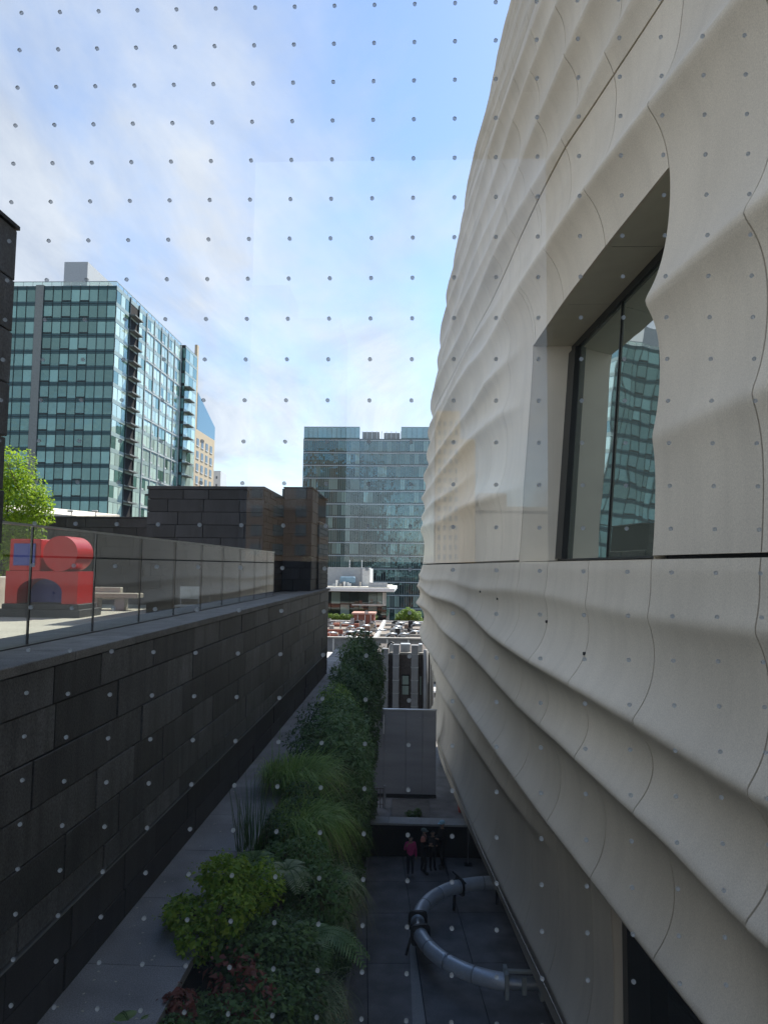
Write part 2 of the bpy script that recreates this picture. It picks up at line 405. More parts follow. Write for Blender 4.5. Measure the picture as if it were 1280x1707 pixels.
def panel(y0, y1, zb, zt, nz_, ny=7, inset=0.0, depth=0.12):
    """one moulded panel: front skin following the ripples, turned-in edges"""
    g = 0.010
    ys = np.linspace(y0 + g, y1 - g, ny)
    vv = np.linspace(0, 1, nz_)
    zbv = zb(ys) + g; ztv = zt(ys) - g
    Yg = np.repeat(ys[None, :], nz_, 0); Zg = zbv[None, :] + (ztv - zbv)[None, :] * vv[:, None]
    Xg = XF(Yg, Zg) + inset
    V = np.stack([Xg, Yg, Zg], -1).reshape(-1, 3)
    F = []
    for i in range(nz_ - 1):
        for j in range(ny - 1):
            a = i * ny + j; F.append((a, a + ny, a + ny + 1, a + 1))
    V = list(V)
    nf = len(F)
    def strip(ids):
        b = len(V)
        for q in ids:
            p = V[q]; V.append(p); V.append(p + np.array([depth, 0, 0]))
        for q in range(len(ids) - 1):
            F.append((b + 2 * q, b + 2 * q + 1, b + 2 * q + 3, b + 2 * q + 2))
    strip([j for j in range(ny)]); strip([(nz_ - 1) * ny + j for j in range(ny)][::-1])
    strip([i * ny for i in range(nz_)][::-1]); strip([i * ny + ny - 1 for i in range(nz_)])
    o = mk('panel', V, F, FRP)
    o.data.polygons.foreach_set('use_smooth', [True] * nf + [False] * (len(F) - nf))
    return mus(o)
def const(c): return lambda y: np.full_like(np.asarray(y, float), c)
COLS = [1.1 + 2 * i for i in range(23)]
WY0, WY1, WZ = 9.1, 15.3, 5.27
def WZF(y): return np.interp(y, [9.1, 15.3], [5.27, 4.84])
ROWS = [(const(8.02), const(17.0), 120), (const(17.0), const(25.5), 100), (const(25.5), const(33.0), 80)]
for y0, y1 in zip(COLS[:-1], COLS[1:]):
    ny = 9 if y0 < 22 else 7
    if y1 > 35: ny = 10
    panel(y0, y1, ZLIP, const(ZJ), 90, ny)
    for zb, zt, n in ROWS: panel(y0, y1, zb, zt, n, ny)
    if y0 >= WY0 - .01 and y1 <= 15.2:
        panel(y0, y1, WZF, const(8.0), 60, ny)
    elif abs(y0 - 15.1) < .01:
        panel(15.1, 15.3, WZF, const(8.0), 60, 3)
        panel(15.3, y1, const(ZJ + .03), const(8.0), 110, ny)
    else:
        panel(y0, y1, const(ZJ + .03), const(8.0), 110, ny)
LOWC = [12.2] + [c for c in COLS if c > 12.5]
for y0, y1 in zip(LOWC[:-1], LOWC[1:]):
    panel(y0, y1, const(-9.4), lambda y: ZLIP(y) - 0.03, 80, 8, inset=0.30)
# thin bright metal drip edge along the foot of the wall
m = MB()
ys = np.linspace(12.2, 45, 70)
m.tube([(float(XF(y, -8.62)) + .30 - .012, y, -8.72) for y in ys], 0.016, 6)
mus(m.obj('drip_edge', surf('bright_metal', (0.7, 0.7, 0.68), rough=0.25, metallic=0.9), smooth=True))
# dark backing sheets behind the joints (with the window openings left out)
def backing(y0, y1, z0, z1, off=0.13, n=20):
    ysb = np.linspace(y0, y1, max(3, int((y1 - y0) / .5))); zsb = np.linspace(z0, z1, n)
    Yg, Zg = np.meshgrid(ysb, zsb); Xg = X0(Yg) + lean(Zg) + off + np.where(Zg < -4.6, .32, 0)
    V = np.stack([Xg, Yg, Zg], -1).reshape(-1, 3); w = len(ysb); F = []
    for i in range(len(zsb) - 1):
        for j in range(w - 1):
            a = i * w + j; F.append((a, a + w, a + w + 1, a + 1))
    return V, F
m = MB()
for args in [(-6, 50, 5.35, 33, .13, 60), (-6, WY0 - .05, ZJ, 5.35), (WY1 + .05, 50, ZJ, 5.35), (-6, 50, -4.55, ZJ, .13, 20), (12.25, 50, -9.4, -4.55, .13, 24)]:
    m.add(*backing(*args))
mus(m.obj('backing', FRPBACK))
# the block behind the skin
m = MB()
m.box((7.6, -6, 4.98), (40, 49.9, 33)); m.box((7.6, -6, -22), (40, 49.9, 4.97))
m.box((6.1, 16.2, -22), (7.59, 44, 12)); 
mus(m.obj('core', surf('museum_core', (0.35, 0.34, 0.31), rough=0.8)))
m = MB()
ys = np.linspace(-6, 50, 80)
V = []; F = []
for y in ys: V += [(float(X0(y) + lean(33.)) - .4, y, 33.02), (12, y, 33.02)]
for i in range(79): F.append((2 * i, 2 * i + 1, 2 * i + 3, 2 * i + 2))
m.add(V, F); mus(m.obj('roof_edge', CONC))
# window let into the wall
win = mk('window', *(lambda q: (q.v, q.f))(MB().box((4.9, WY0 - .3, ZJ - .1), (4.95, WY1 + .6, WZ + .1))), surf('dim_gallery', (0.05, 0.055, 0.05), rough=0.9)); mus(win)
def GX(y): return float(X0(WY0)) + 1.02 + (float(X0(WY1)) - float(X0(WY0))) * (y - WY0) / (WY1 - WY0)
def quad(name, pts, mat, parent, thick=None):
    return mk(name, pts, [(0, 1, 2, 3)], mat, parent)
# far jamb, soffit, sill (thick boards that reach from the skin back to the glass)
ysoff = np.linspace(WY0 + .01, WY1 - .01, 24)
def sheet(rows):  # rows: list of list of points
    V = [p for r in rows for p in r]; n = len(rows[0]); F = []
    for i in range(len(rows) - 1):
        for j in range(n - 1):
            F.append((i * n + j, i * n + j + 1, (i + 1) * n + j + 1, (i + 1) * n + j))
    return V, F
zsj = np.linspace(ZJ - .02, 4.84, 40)
V, F = sheet([[(float(XF(WY1, z)) + .02, WY1, z) for z in zsj], [(GX(WY1) + .12, WY1, z) for z in zsj]])
mk('jamb', V, F, REVEAL, win)
zsj = np.linspace(ZJ - .02, 5.27, 40)
V, F = sheet([[(float(XF(WY0, z)) + .02, WY0 + .004, z) for z in zsj], [(GX(WY0) + .12, WY0 + .004, z) for z in zsj]])
mk('jamb', V, F, REVEAL, win)
for a, b in zip([WY0, 11.1, 13.2], [11.1, 13.2, WY1]):
    yl = np.linspace(a + .006, b - .006, 10)
    V, F = sheet([[(float(XF(y, WZF(y))) + .03, y, WZF(y)) for y in yl], [(float(XF(y, WZF(y))) + .18, y, WZF(y) - .005) for y in yl], [(GX(y) + .3, y, WZF(y)) for y in yl]])
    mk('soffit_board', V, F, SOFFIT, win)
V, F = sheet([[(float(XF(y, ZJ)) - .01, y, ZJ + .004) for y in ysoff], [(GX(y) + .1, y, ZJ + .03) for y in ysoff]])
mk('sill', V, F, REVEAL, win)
FG = dark_glass('museum_glass', inner=(0.13, 0.15, 0.12), r0=0.48, tint=(0.95, 1.0, 0.97), rand=0, wob=0.012, pale_amt=0, gain=1.0)
bars = [WY1 - .02, 14.9, 12.75, 10.6, WY0 + .02]
GL = .074                                           # the glass leans back with the wall
def gxz(y, z): return GX(y) - .16 + GL * (z - ZJ)
def leanbar(name, y0, y1, z0, z1, d0, d1):
    ft_ = lambda z, y: z if z < 3 else float(WZF(y)) - (WZ - z)
    V = [(gxz(y, ft_(z, y)) + d, y, ft_(z, y)) for z in (z0, z1) for (y, d) in ((y0, d0), (y1, d0), (y1, d1), (y0, d1))]
    return mk(name, V, [(0, 3, 2, 1), (4, 5, 6, 7), (0, 1, 5, 4), (1, 2, 6, 5), (2, 3, 7, 6), (3, 0, 4, 7)], BLACKFRAME, win)
for a, b in zip(bars[1:-1], bars[2:]):
    mk('pane', [(gxz(a, ZJ), a, ZJ), (gxz(b, ZJ), b, ZJ), (gxz(b, WZF(b)), b, WZF(b)), (gxz(a, WZF(a)), a, WZF(a))], [(0, 1, 2, 3)], FG, win)
leanbar('frame', WY0 + .01, WY1 - .01, WZ - .16, WZ - .004, -.06, .03)
leanbar('frame', WY0 + .01, WY1 - .01, ZJ + .031, ZJ + .07, -.06, .03)
leanbar('frame', WY1 - .42, WY1 - .012, ZJ + .071, WZ - .161, -.12, .06)
for y in bars[2:-1]:
    leanbar('mullion', y - .014, y + .014, ZJ + .071, WZ - .161, -.03, .02)
# dark glazed opening low down, near the camera
low = mk('window', *(lambda q: (q.v, q.f))(MB().box((5.7, 1, -9.2), (5.75, 13.0, -4.3))), surf('dim_gallery', (0.05, 0.055, 0.05)))
mus(low)
def LX(y): return float(X0(y)) + 1.15
zl = np.linspace(-9.3, float(ZLIP(12.2)) + .1, 30)
V, F = sheet([[(float(XF(12.2, z)) + .32, 12.2, z) for z in zl], [(float(XF(12.2, z)) + .75, 12.2, z) for z in zl]])
mk('jamb', V, F, REVEAL, low)
B('frame', (float(X0(12.2)) + .85, 11.92, -9.3), (float(X0(12.2)) + 1.3, 12.19, -4.35), BLACKFRAME, low)
LG = dark_glass('lower_glass', inner=(0.012, 0.014, 0.013), r0=0.06, rand=0, wob=0.01, pale_amt=0, gain=.6)
for a, b in ((11.9, 9.4), (9.4, 6.9), (6.9, 3.6), (3.6, 1.2)):
    mk('pane', [(LX(a), a, -9.3), (LX(b), b, -9.3), (LX(b), b, -4.2), (LX(a), a, -4.2)], [(0, 1, 2, 3)], LG, low)
    B('mullion', (LX(b) - .04, b - .02, -9.3), (LX(b) + .02, b + .02, -4.2), BLACKFRAME, low)
yl = np.linspace(1.2, 12.19, 30)
V, F = sheet([[(float(XF(y, ZLIP(y))) + .1, y, float(ZLIP(y)) + .03) for y in yl], [(LX(y) + .1, y, float(ZLIP(y)) + .06) for y in yl]])
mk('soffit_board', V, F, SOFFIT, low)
# small round anchor bosses in the panel joints
for y, z in ((11.1, -1.28), (17.1, -.72), (19.1, -.62), (13.1, -.95)):
    q = MB().tube([(float(XF(y, z)) + .02, y, z), (float(XF(y, z)) - .03, y, z)], .026, 10)
    mus(q.obj('anchor_boss', DARKSTEEL))
# glazing under the wall beside the terrace
gl = mk('terrace_glazing', *(lambda q: (q.v, q.f))(MB().box((4.4, 10, -11.58), (4.5, 40, -9.35))), LG); mus(gl)
q = MB()
V, F = sheet([[(float(XF(y, -9.4)) + .3, y, -9.39) for y in np.linspace(12.2, 45, 40)], [(6.2, y, -9.39) for y in np.linspace(12.2, 45, 40)]])
mus(mk('soffit', V, F, SOFFIT))

# ================================================================== LEFT SIDE: dark stone wall, coping, guard, ledge
def stones(parent, axis, pos, a0, a1, z0, z1, course, length, mat, face=1, thick=0.05, seed=0, cut=None, zs=None):
    """coursed stones on a plane: axis 'y' = plane X=pos running along Y; axis 'x' = plane Y=pos running along X"""
    R = random.Random(seed); g = 0.006
    if zs is None:
        n = max(1, round((z1 - z0) / course)); zs = [z0 + (z1 - z0) * i / n for i in range(n + 1)]
    for i in range(len(zs) - 1):
        t = a0 - R.uniform(0, length)
        while t < a1 - .02:
            l = length * R.uniform(.72, 1.35); s0, s1 = max(t, a0), min(t + l, a1); t += l
            if s1 - s0 < .05: continue
            pr = R.uniform(-.007, .007); zz0, zz1 = zs[i] + g, zs[i + 1] - g
            if axis == 'y':
                xa, xb = sorted((pos + face * pr, pos - face * thick)); q = ((xa, s0 + g, zz0), (xb, s1 - g, zz1))
            else:
                ya, yb = sorted((pos + face * pr, pos - face * thick)); q = ((s0 + g, ya, zz0), (s1 - g, yb, zz1))
            c = [(q[0][k] + q[1][k]) / 2 for k in range(3)]
            MB().bev([q[0][k] - c[k] for k in range(3)], [q[1][k] - c[k] for k in range(3)], .004).obj('stone', mat, parent, loc=[c[k] - parent.location[k] for k in range(3)])
def off(parent, o):
    o.parent = parent; o.matrix_parent_inverse = Matrix.Translation(-Vector(parent.location)); return o

wall = thing('stone_wall', 'long dark basalt wall stepping back beside the planted ledge, below the glass guard', 'wall', (-3.3, 12, -3.5))
off(wall, B('core', (-3.85, 2.2, -8), (-2.862, 23.5, -.86), JOINT))
stones(wall, 'y', -2.81, 2.2, 23.5, 0, 0, .365, 1.12, BASALT, face=1, seed=3, zs=[-2.80, -2.56, -2.19, -1.825, -1.46, -1.10, -.80])
stones(wall, 'y', -2.845, 2.2, 23.5, -6.0, -2.83, .365, 1.2, BASALT2, face=1, seed=5, zs=[-3.6, -3.22, -2.83], thick=.015)
off(wall, B('metal_strip', (-2.86, 2.2, -2.822), (-2.797, 23.5, -2.806), surf('strip_metal', (0.30, 0.31, 0.31), rough=0.35, metallic=0.7)))
stones(wall, 'x', 23.5, -3.85, -2.81, -6, -.8, .365, .9, BASALT, face=1, seed=9)
# coping stones
for i in range(17):
    y0 = 2.0 + i * 1.28
    off(wall, B('coping_stone', (-3.36, y0 + .003, -.795), (-2.785, y0 + 1.277, -.72), COPING, w=.006))
    off(wall, B('coping_stone', (-4.02, y0 + .003, -.80), (-3.44, y0 + 1.277, -.735), COPING, w=.006))
off(wall, B('guard_channel', (-3.438, 2, -.80), (-3.362, 17.25, -.712), DARKSTEEL))
off(wall, B('upstand', (-4.0, 2, -1.36), (-3.85, 24, -.81), BASALT2))

guard = thing('glass_guard', 'frameless clear glass guard standing on the stone coping of the terrace', 'guard rail', (-3.4, 11, -.72))
gy = [4.9] + [6.2 + 1.275 * i for i in range(9)] + [17.2]
for a, b in zip(gy[:-1], gy[1:]):
    off(guard, B('pane', (-3.409, a + .012, -.715), (-3.391, b - .012, .325), GUARD))
    off(guard, B('joint_strip', (-3.407, b - .0115, -.71), (-3.393, b + .0115, .322), surf('black_seal', (0.01, 0.01, 0.01), rough=.6)))
off(guard, B('cap_rail', (-3.418, 4.9, .326), (-3.382, 17.2, .345), surf('brushed_rail', (0.33, 0.34, 0.33), rough=.35, metallic=.8)))

# end of the dark wall close to the window, cut by the left edge of the photo
pier = thing('stone_pier', 'tall dark stone wall end at the far left edge of the photo', 'wall', (-3.4, 3, -.72))
off(pier, B('core', (-3.9, 1.2, -1.3), (-3.10, 5.10, 2.50), JOINT))
stones(pier, 'y', -3.05, 1.2, 5.14, -.66, 2.54, .40, 1.2, BASALT, face=1, seed=12)
stones(pier, 'x', 5.14, -3.9, -3.05, -.66, 2.54, .40, .9, BASALT, face=1, seed=13, thick=.04)
off(pier, B('coping_stone', (-3.92, 1.2, 2.545), (-3.04, 5.155, 2.575), BASALT2))

# dark stone block (stair head) beyond the end of the guard
blk = thing('stone_block', 'windowless dark stone rooftop block beyond the end of the glass guard', 'building', (-5, 21, -1.36))
off(blk, B('core', (-6.83, 18.05, -1.36), (-3.90, 24.5, 1.99), JOINT))
off(blk, B('core', (-3.90, 20.75, -1.36), (-3.06, 24.5, 2.28), JOINT))
off(blk, B('core', (-3.5, 22.0, -1.36), (-3.0, 24.4, 1.36), JOINT))
stones(blk, 'x', 18.0, -6.88, -3.85, -.75, 2.0, .33, .84, BASALT2, face=-1, seed=21, zs=[-.95, -.62, -.29, .04, .37, .70, 1.03, 1.36, 1.69, 1.94])
stones(blk, 'y', -3.85, 18.06, 20.7, -.72, 1.98, .165, .7, BASALT2, face=1, seed=22, thick=.04)
stones(blk, 'x', 20.7, -3.85, -3.0, -.72, 2.28, .33, .84, BASALT2, face=-1, seed=23)
stones(blk, 'y', -3.0, 20.75, 22.0, -.72, 2.28, .33, .9, BASALT2, face=1, seed=24, thick=.05)
stones(blk, 'y', -2.95, 22.0, 24.4, -.72, 1.36, .165, .7, BASALT2, face=1, seed=25, thick=.045)
off(blk, B('coping_stone', (-6.9, 17.985, 1.945), (-3.835, 20.69, 2.03), BASALT2, w=.01))
off(blk, B('coping_stone', (-6.9, 20.70, 2.0), (-3.86, 24.5, 2.029), BASALT2, w=.01))
off(blk, B('coping_stone', (-3.858, 20.69, 2.285), (-2.985, 24.5, 2.33), BASALT2, w=.01))
off(blk, B('coping_stone', (-3.4, 22.01, 1.365), (-2.93, 24.42, 1.40), CONC, w=.01))
off(blk, B('roof_vent', (-4.35, 21.3, 2.03), (-4.05, 21.6, 2.12), WHITE))

# terrace
terr = struct(B('terrace_floor', (-30, 2, -1.75), (-4.0, 24.0, -1.366), JOINT))
for i in range(9):
    for j in range(7):
        x1 = -4.02 - i * 1.5; y0 = 2.2 + j * 3.1
        o = B('paving_slab', (x1 - 1.494, y0 + .003, -1.40), (x1, y0 + 3.094, -1.36), TERRACE); o.parent = terr
bw = thing('garden_wall', 'low dark stone garden wall closing the terrace behind the red sculpture', 'wall', (-11, 24.2, -1.36))
off(bw, B('core', (-30, 24.05, -22), (-3.2, 24.5, 1.58), JOINT))
stones(bw, 'x', 24.0, -15.5, -6.9, -1.36, 1.58, .33, .95, BASALT2, face=-1, seed=31)
off(bw, B('coping_stone', (-30, 23.97, 1.585), (-3.2, 24.55, 1.63), BASALT2))

# planted ledge slabs
ledge = thing('stone_ledge', 'narrow grey slab ledge running between the dark wall and the planting', 'ledge', (-2.4, 17, -3.5))
yb = 6.42 - 1.26 * 4
i = 0
while yb < 30.5:
    sh = -.0085 * (yb - 6)
    q = MB(); y1 = min(yb + 1.26, 30.7)
    xr0, xr1 = -1.94 - .012 * max(0, yb - 6), -1.94 - .012 * max(0, y1 - 6)
    xl = -2.842 if y1 < 23.6 else -3.3
    g = .004
    q.add([(xl, yb + g, -3.58), (xr0, yb + g, -3.58), (xr1, y1 - g, -3.58), (xl, y1 - g, -3.58),
           (xl, yb + g, -3.5), (xr0, yb + g, -3.5), (xr1, y1 - g, -3.5), (xl, y1 - g, -3.5)],
          [(0, 3, 2, 1), (4, 5, 6, 7), (0, 1, 5, 4), (1, 2, 6, 5), (2, 3, 7, 6), (3, 0, 4, 7)])
    off(ledge, q.obj('slab', LEDGE)); yb = y1
R = random.Random(4)
m = MB()
for k in range(110):
    y = R.uniform(5.6, 14); x = R.uniform(-2.8, -1.98); s = R.uniform(.004, .013)
    a = R.uniform(0, 3.14)
    m.add([(x + s * 1.6 * math.cos(a), y + s * 1.6 * math.sin(a), -3.495), (x - s * math.sin(a), y + s * math.cos(a), -3.493), (x - s * math.cos(a), y - s * math.sin(a), -3.496), (x + s * math.sin(a), y - s * math.cos(a), -3.494)], [(0, 1, 2, 3)])
lit = m.obj('leaf_litter', surf('petal', (0.5, 0.47, 0.38), rough=.8)); lit['kind'] = 'stuff'; lit['label'] = 'pale fallen petals scattered on the grey ledge slabs'; lit['category'] = 'litter'
off(ledge, B('bed_wall', (-3.2, 2, -11.62), (-2.0, 30.6, -3.59), surf('planting_felt', (0.012, 0.014, 0.012), rough=.95)))
off(ledge, B('bed_soil', (-2.0, 2, -11.6), (-1.86, 30.4, -3.72), surf('soil', (0.012, 0.011, 0.009), rough=.95, bump=.6, bscale=20)))
off(ledge, B('end_post', (-2.15, 30.42, -11.6), (-1.72, 30.75, -4.6), WHITE))

# ================================================================== LOWER TERRACE
lt = struct(B('lower_terrace_floor', (-1.86, 3, -12.2), (7.5, 47, -11.66), JOINT))
ang = math.atan(.074)
def lower_paver(u0, u1, v0, v1, mat, z=-11.6):
    """u runs across, v along the slightly turned paving grid"""
    c, s = math.cos(ang), math.sin(ang)
    P = [(u0, v0), (u1, v0), (u1, v1), (u0, v1)]
    V = [(u * c - v * s + 1.84, u * s + v * c, z - .05) for u, v in P] + [(u * c - v * s + 1.84, u * s + v * c, z) for u, v in P]
    o = mk('paver', V, [(4, 5, 6, 7), (0, 1, 5, 4), (1, 2, 6, 5), (2, 3, 7, 6), (3, 0, 4, 7)], mat, lt)
    return o
us = [-3.2, -1.5, -.012, 1.6, 3.2, 4.8, 6.4]; vs_ = [9.8, 12.8, 15.9, 18.9, 21.95, 25.0, 27.4, 29.7]
for a, b in zip(us[:-1], us[1:]):
    for c, d in zip(vs_[:-1], vs_[1:]):
        lower_paver(a + .012, b - .012, c + .012, d - .012, PAVER)
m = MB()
P = [(-.62, 14.0), (-.04, 14.0), (-.04, 24.0), (-.12, 24.4)]  # wedge-shaped patch of light on the floor, painted as a paler slab
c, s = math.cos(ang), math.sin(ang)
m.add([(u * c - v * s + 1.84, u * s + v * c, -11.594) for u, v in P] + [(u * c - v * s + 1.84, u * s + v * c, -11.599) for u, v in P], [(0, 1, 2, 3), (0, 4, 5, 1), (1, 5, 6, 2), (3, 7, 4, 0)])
o = m.obj('light_wedge', LIGHTWEDGE, lt)
o = B('edge_drain', (-1.80, 8, -11.62), (-1.70, 29.4, -11.585), surf('drain_metal', (0.30, 0.31, 0.31), rough=.5, metallic=.5), lt)
# dark raised bed wall with pale coping, behind the people
rb = thing('planter_wall', 'black low wall with pale stone coping behind the group of people', 'wall', (.2, 30, -11.6))
off(rb, B('body', (-1.9, 29.62, -11.62), (3.4, 30.2, -10.36), surf('black_stone', (0.008, 0.009, 0.011), rough=.3, var=.3)))
for a, b in ((-1.9, -.95), (-.95, .35), (.35, 1.4), (1.4, 2.5), (2.5, 3.6)):
    off(rb, B('coping_stone', (a + .004, 29.5, -10.36), (b - .004, 30.25, -10.28), surf('pale_coping', (0.36, 0.37, 0.37), rough=.7, var=.15, rand=.08), w=.006))
deck = struct(B('upper_paving', (-1.9, 30.26, -10.8), (6, 47, -10.38), PAVER))
for k, (a, b, c_, d_) in enumerate([(-1.85, -.9, 30.4, 32.8), (-.88, .75, 30.4, 32.8), (.77, 2.4, 30.4, 36), (1.1, 2.4, 36.02, 40), (2.42, 4, 30.4, 40)]):
    o = B('paver', (a, c_, -10.379), (b, d_, -10.355), PAVER if k != 1 else surf('warm_paver', (0.15, 0.14, 0.13), rough=.8, var=.25, fine=.3), deck)
# fence grating on the left of the deck
gt = thing('metal_grating', 'small dark metal grating gate beside the foot of the grey box', 'gate', (-1.4, 31.5, -10.36))
for i in range(5):
    off(gt, B('bar', (-1.78 + i * .13, 31.5, -10.36), (-1.75 + i * .13, 31.53, -9.5), surf('brown_steel', (0.13, 0.10, 0.09), rough=.6)))
for z in (-10.2, -9.9, -9.55):
    off(gt, B('rail', (-1.80, 31.485, z), (-1.2, 31.499, z + .03), MATS['brown_steel']))
off(gt, B('post', (-1.22, 31.44, -10.36), (-1.14, 31.54, -9.4), GREYWALL))
# plain grey box (lift or plant enclosure)
gb = thing('grey_enclosure', 'plain grey panelled box standing before the ducts at the end of the lower terrace', 'building', (-.4, 34.5, -10.38))
for a, b in ((-1.86, -1.31), (-1.31, -.3), (-.3, .45), (.45, 1.07)):
    off(gb, B('panel', (a + .008, 33.0, -10.37), (b - .008, 33.06, -6.50), GREYWALL, w=.006))
off(gb, B('core', (-1.84, 33.07, -10.37), (1.06, 33.28, -6.52), GREYWALL))
off(gb, B('roof_trim', (-1.40, 32.98, -6.50), (1.09, 33.2, -6.45), surf('trim_metal', (0.5, 0.51, 0.52), rough=.4, metallic=.5)))
off(gb, B('rail', (-1.72, 32.93, -7.4), (-1.66, 32.99, -6.45), WHITE))
off(gb, B('rail', (-1.34, 32.95, -7.55), (-1.30, 32.99, -6.7), WHITE))
for xs1 in (-1.2, -.42, -.18, .33, .57, .95):
    for zs1 in (-9.9, -8.3, -6.8):
        q = MB(); q.tube([(xs1, 33.0, zs1), (xs1, 32.985, zs1)], .018, 8); off(gb, q.obj('fixing', STEEL))
off(gb, B('base_trim', (-1.86, 32.975, -10.37), (1.07, 32.998, -10.2), DARKSTEEL))
off(gb, B('ladder_box', (-1.60, 32.96, -7.0), (-1.36, 32.995, -6.55), surf('slate_metal', (.10, .105, .115), rough=.5)))

# ================================================================== PLANTS
def leafcloud(n, centers, radii, size, flat=.45, droop=.35, elong=2.4, rng=None, shell=.55, cup=.22):
    """n pointed leaves (two bent quads each) spread in lumpy ellipsoids"""
    rng = rng or RNG
    centers = np.asarray(centers, float); radii = np.asarray(radii, float)
    w = radii.prod(1) ** (2 / 3); idx = rng.choice(len(centers), n, p=w / w.sum())
    d = rng.normal(size=(n, 3)); d /= np.linalg.norm(d, axis=1)[:, None]
    rr = shell + (1 - shell) * rng.random(n) ** .6
    rr *= 1 + .14 * np.sin(5 * d[:, 0] + idx) * np.sin(4 * d[:, 2] + 2 * idx)
    c = centers[idx] + d * radii[idx] * rr[:, None]
    t = d + rng.normal(size=(n, 3)) * .7; t[:, 2] = t[:, 2] * .7 - droop
    t /= np.linalg.norm(t, axis=1)[:, None]
    nrm = d * .6 + rng.normal(size=(n, 3)) * flat + np.array([0, 0, .7]); s = np.cross(t, nrm); s /= np.linalg.norm(s, axis=1)[:, None]
    nn = np.cross(s, t)
    L_ = size * rng.uniform(.6, 1.3, n); W = L_ / elong
    p0 = c - t * (L_ / 2)[:, None]; p2 = c + t * (L_ / 2)[:, None] - nn * (L_ * cup)[:, None]
    m_ = c + nn * (L_ * .06)[:, None]
    a = m_ + s * (W / 2)[:, None]; b = m_ - s * (W / 2)[:, None]
    V = np.stack([p0, a, p2, b], 1).reshape(-1, 3)
    k = np.arange(n)[:, None] * 4
    F = np.concatenate([np.hstack([k, k + 1, k + 3]), np.hstack([k + 1, k + 2, k + 3])])
    return V, F
def fastmesh(name, V, F, mat, parent):
    me = bpy.data.meshes.new(name); V = np.asarray(V, np.float32); F = np.asarray(F, np.int32)
    k = F.shape[1]
    me.vertices.add(len(V)); me.vertices.foreach_set('co', V.ravel())
    me.loops.add(F.size); me.loops.foreach_set('vertex_index', F.ravel())
    me.polygons.add(len(F)); me.polygons.foreach_set('loop_start', np.arange(0, F.size, k, dtype=np.int32))
    me.polygons.foreach_set('loop_total', np.full(len(F), k, np.int32))
    me.materials.append(mat); me.update(calc_edges=True); me.validate()
    return link(bpy.data.objects.new(name, me), parent)
G_STRAW = leaf_mat('straw_blade', (0.22, 0.17, 0.08), (0.34, 0.29, 0.16), .3)
G_DARK = leaf_mat('leaf_dark', (0.036, 0.085, 0.028), (0.10, 0.18, 0.06), .25)
G_MID = leaf_mat('leaf_mid', (0.064, 0.136, 0.035), (0.136, 0.240, 0.064), .3)
G_LIME = leaf_mat('leaf_lime', (0.12, 0.26, 0.02), (0.36, 0.48, 0.055), .4)
G_GRASS = leaf_mat('grass_blade', (0.12, 0.25, 0.04), (0.36, 0.50, 0.13), .35)
G_PALE = leaf_mat('pale_blade', (0.182, 0.252, 0.112), (0.364, 0.420, 0.238), .35)
G_FERN = leaf_mat('fern_leaf', (0.080, 0.176, 0.056), (0.208, 0.320, 0.128), .35)
G_RED = leaf_mat('leaf_bronze', (0.149, 0.040, 0.025), (0.276, 0.098, 0.069), .3)
G_TREE = leaf_mat('leaf_spring', (0.160, 0.300, 0.015), (0.360, 0.500, 0.040), .55)
G_HEDGE = leaf_mat('leaf_hedge', (0.120, 0.220, 0.020), (0.240, 0.340, 0.050), .4)
STEM = surf('stem_bark', (0.07, 0.055, 0.035), rough=.9)

def shrub(label, loc, lobes, n, size, mat, group, name='shrub', elong=2.4, droop=.35, seed=0):
    t = thing(name, label, 'shrub', loc, group)
    rng = np.random.default_rng(seed)
    C = [l[:3] for l in lobes]; Rr = [l[3:6] for l in lobes]
    V, F = leafcloud(n, C, Rr, size, elong=elong, droop=droop, rng=rng)
    V2, F2 = leafcloud(max(8, n // 5), C, [np.array(x) * 1.22 for x in Rr], size * .62, elong=elong * 1.1, droop=droop, rng=rng, shell=.8)
    V3, F3 = leafcloud(max(8, n // 10), C, np.array(Rr) * .95, size * 1.55, elong=elong, droop=droop * 1.3, rng=rng, shell=.75)
    F = np.concatenate([F, F2 + len(V), F3 + len(V) + len(V2)]); V = np.concatenate([V, V2, V3])
    fastmesh('foliage', V, F, mat, t)
    q = MB()
    for l in lobes:
        for k in range(4):
            e = np.array(l[:3]) + rng.normal(size=3) * np.array(l[3:6]) * .55
            mid = e * .5 + rng.normal(size=3) * .04
            q.tube([(0, 0, 0), mid, e], [.010, .006, .003], 5)
    q.obj('stem', STEM, t)
    return t
def blades(n, base_r, length, width, droop, rng, lean_=(0, 0), spread=1.0, segs=5, up=1.0):
    a = rng.uniform(0, 2 * math.pi, n); r = base_r * np.sqrt(rng.random(n))
    p = np.stack([r * np.cos(a), r * np.sin(a), np.zeros(n)], 1)
    az = a + rng.normal(size=n) * .6
    out_ = np.stack([np.cos(az), np.sin(az)], 1) * (spread * rng.uniform(.3, 1.0, n))[:, None] + np.array(lean_)
    L_ = length * rng.uniform(.6, 1.15, n); W = width * rng.uniform(.7, 1.2, n)
    vz = up * rng.uniform(.7, 1.2, n); vh = out_
    side = np.stack([-np.sin(az), np.cos(az), np.zeros(n)], 1)
    rows = []
    for i in range(segs + 1):
        s = i / segs
        c = p + np.concatenate([vh * (s * L_)[:, None], (L_ * (vz * s - droop * s * s))[:, None]], 1)
        wd = W * (1 - s ** 1.6) * .5 + .0006
        rows.append(c + side * wd[:, None]); rows.append(c - side * wd[:, None])
    V = np.stack(rows, 1).reshape(-1, 3); st_ = 2 * (segs + 1); F = []
    base = np.arange(n)[:, None] * st_
    for i in range(segs):
        F.append(np.hstack([base + 2 * i, base + 2 * i + 1, base + 2 * i + 3, base + 2 * i + 2]))
    return V, np.concatenate(F)
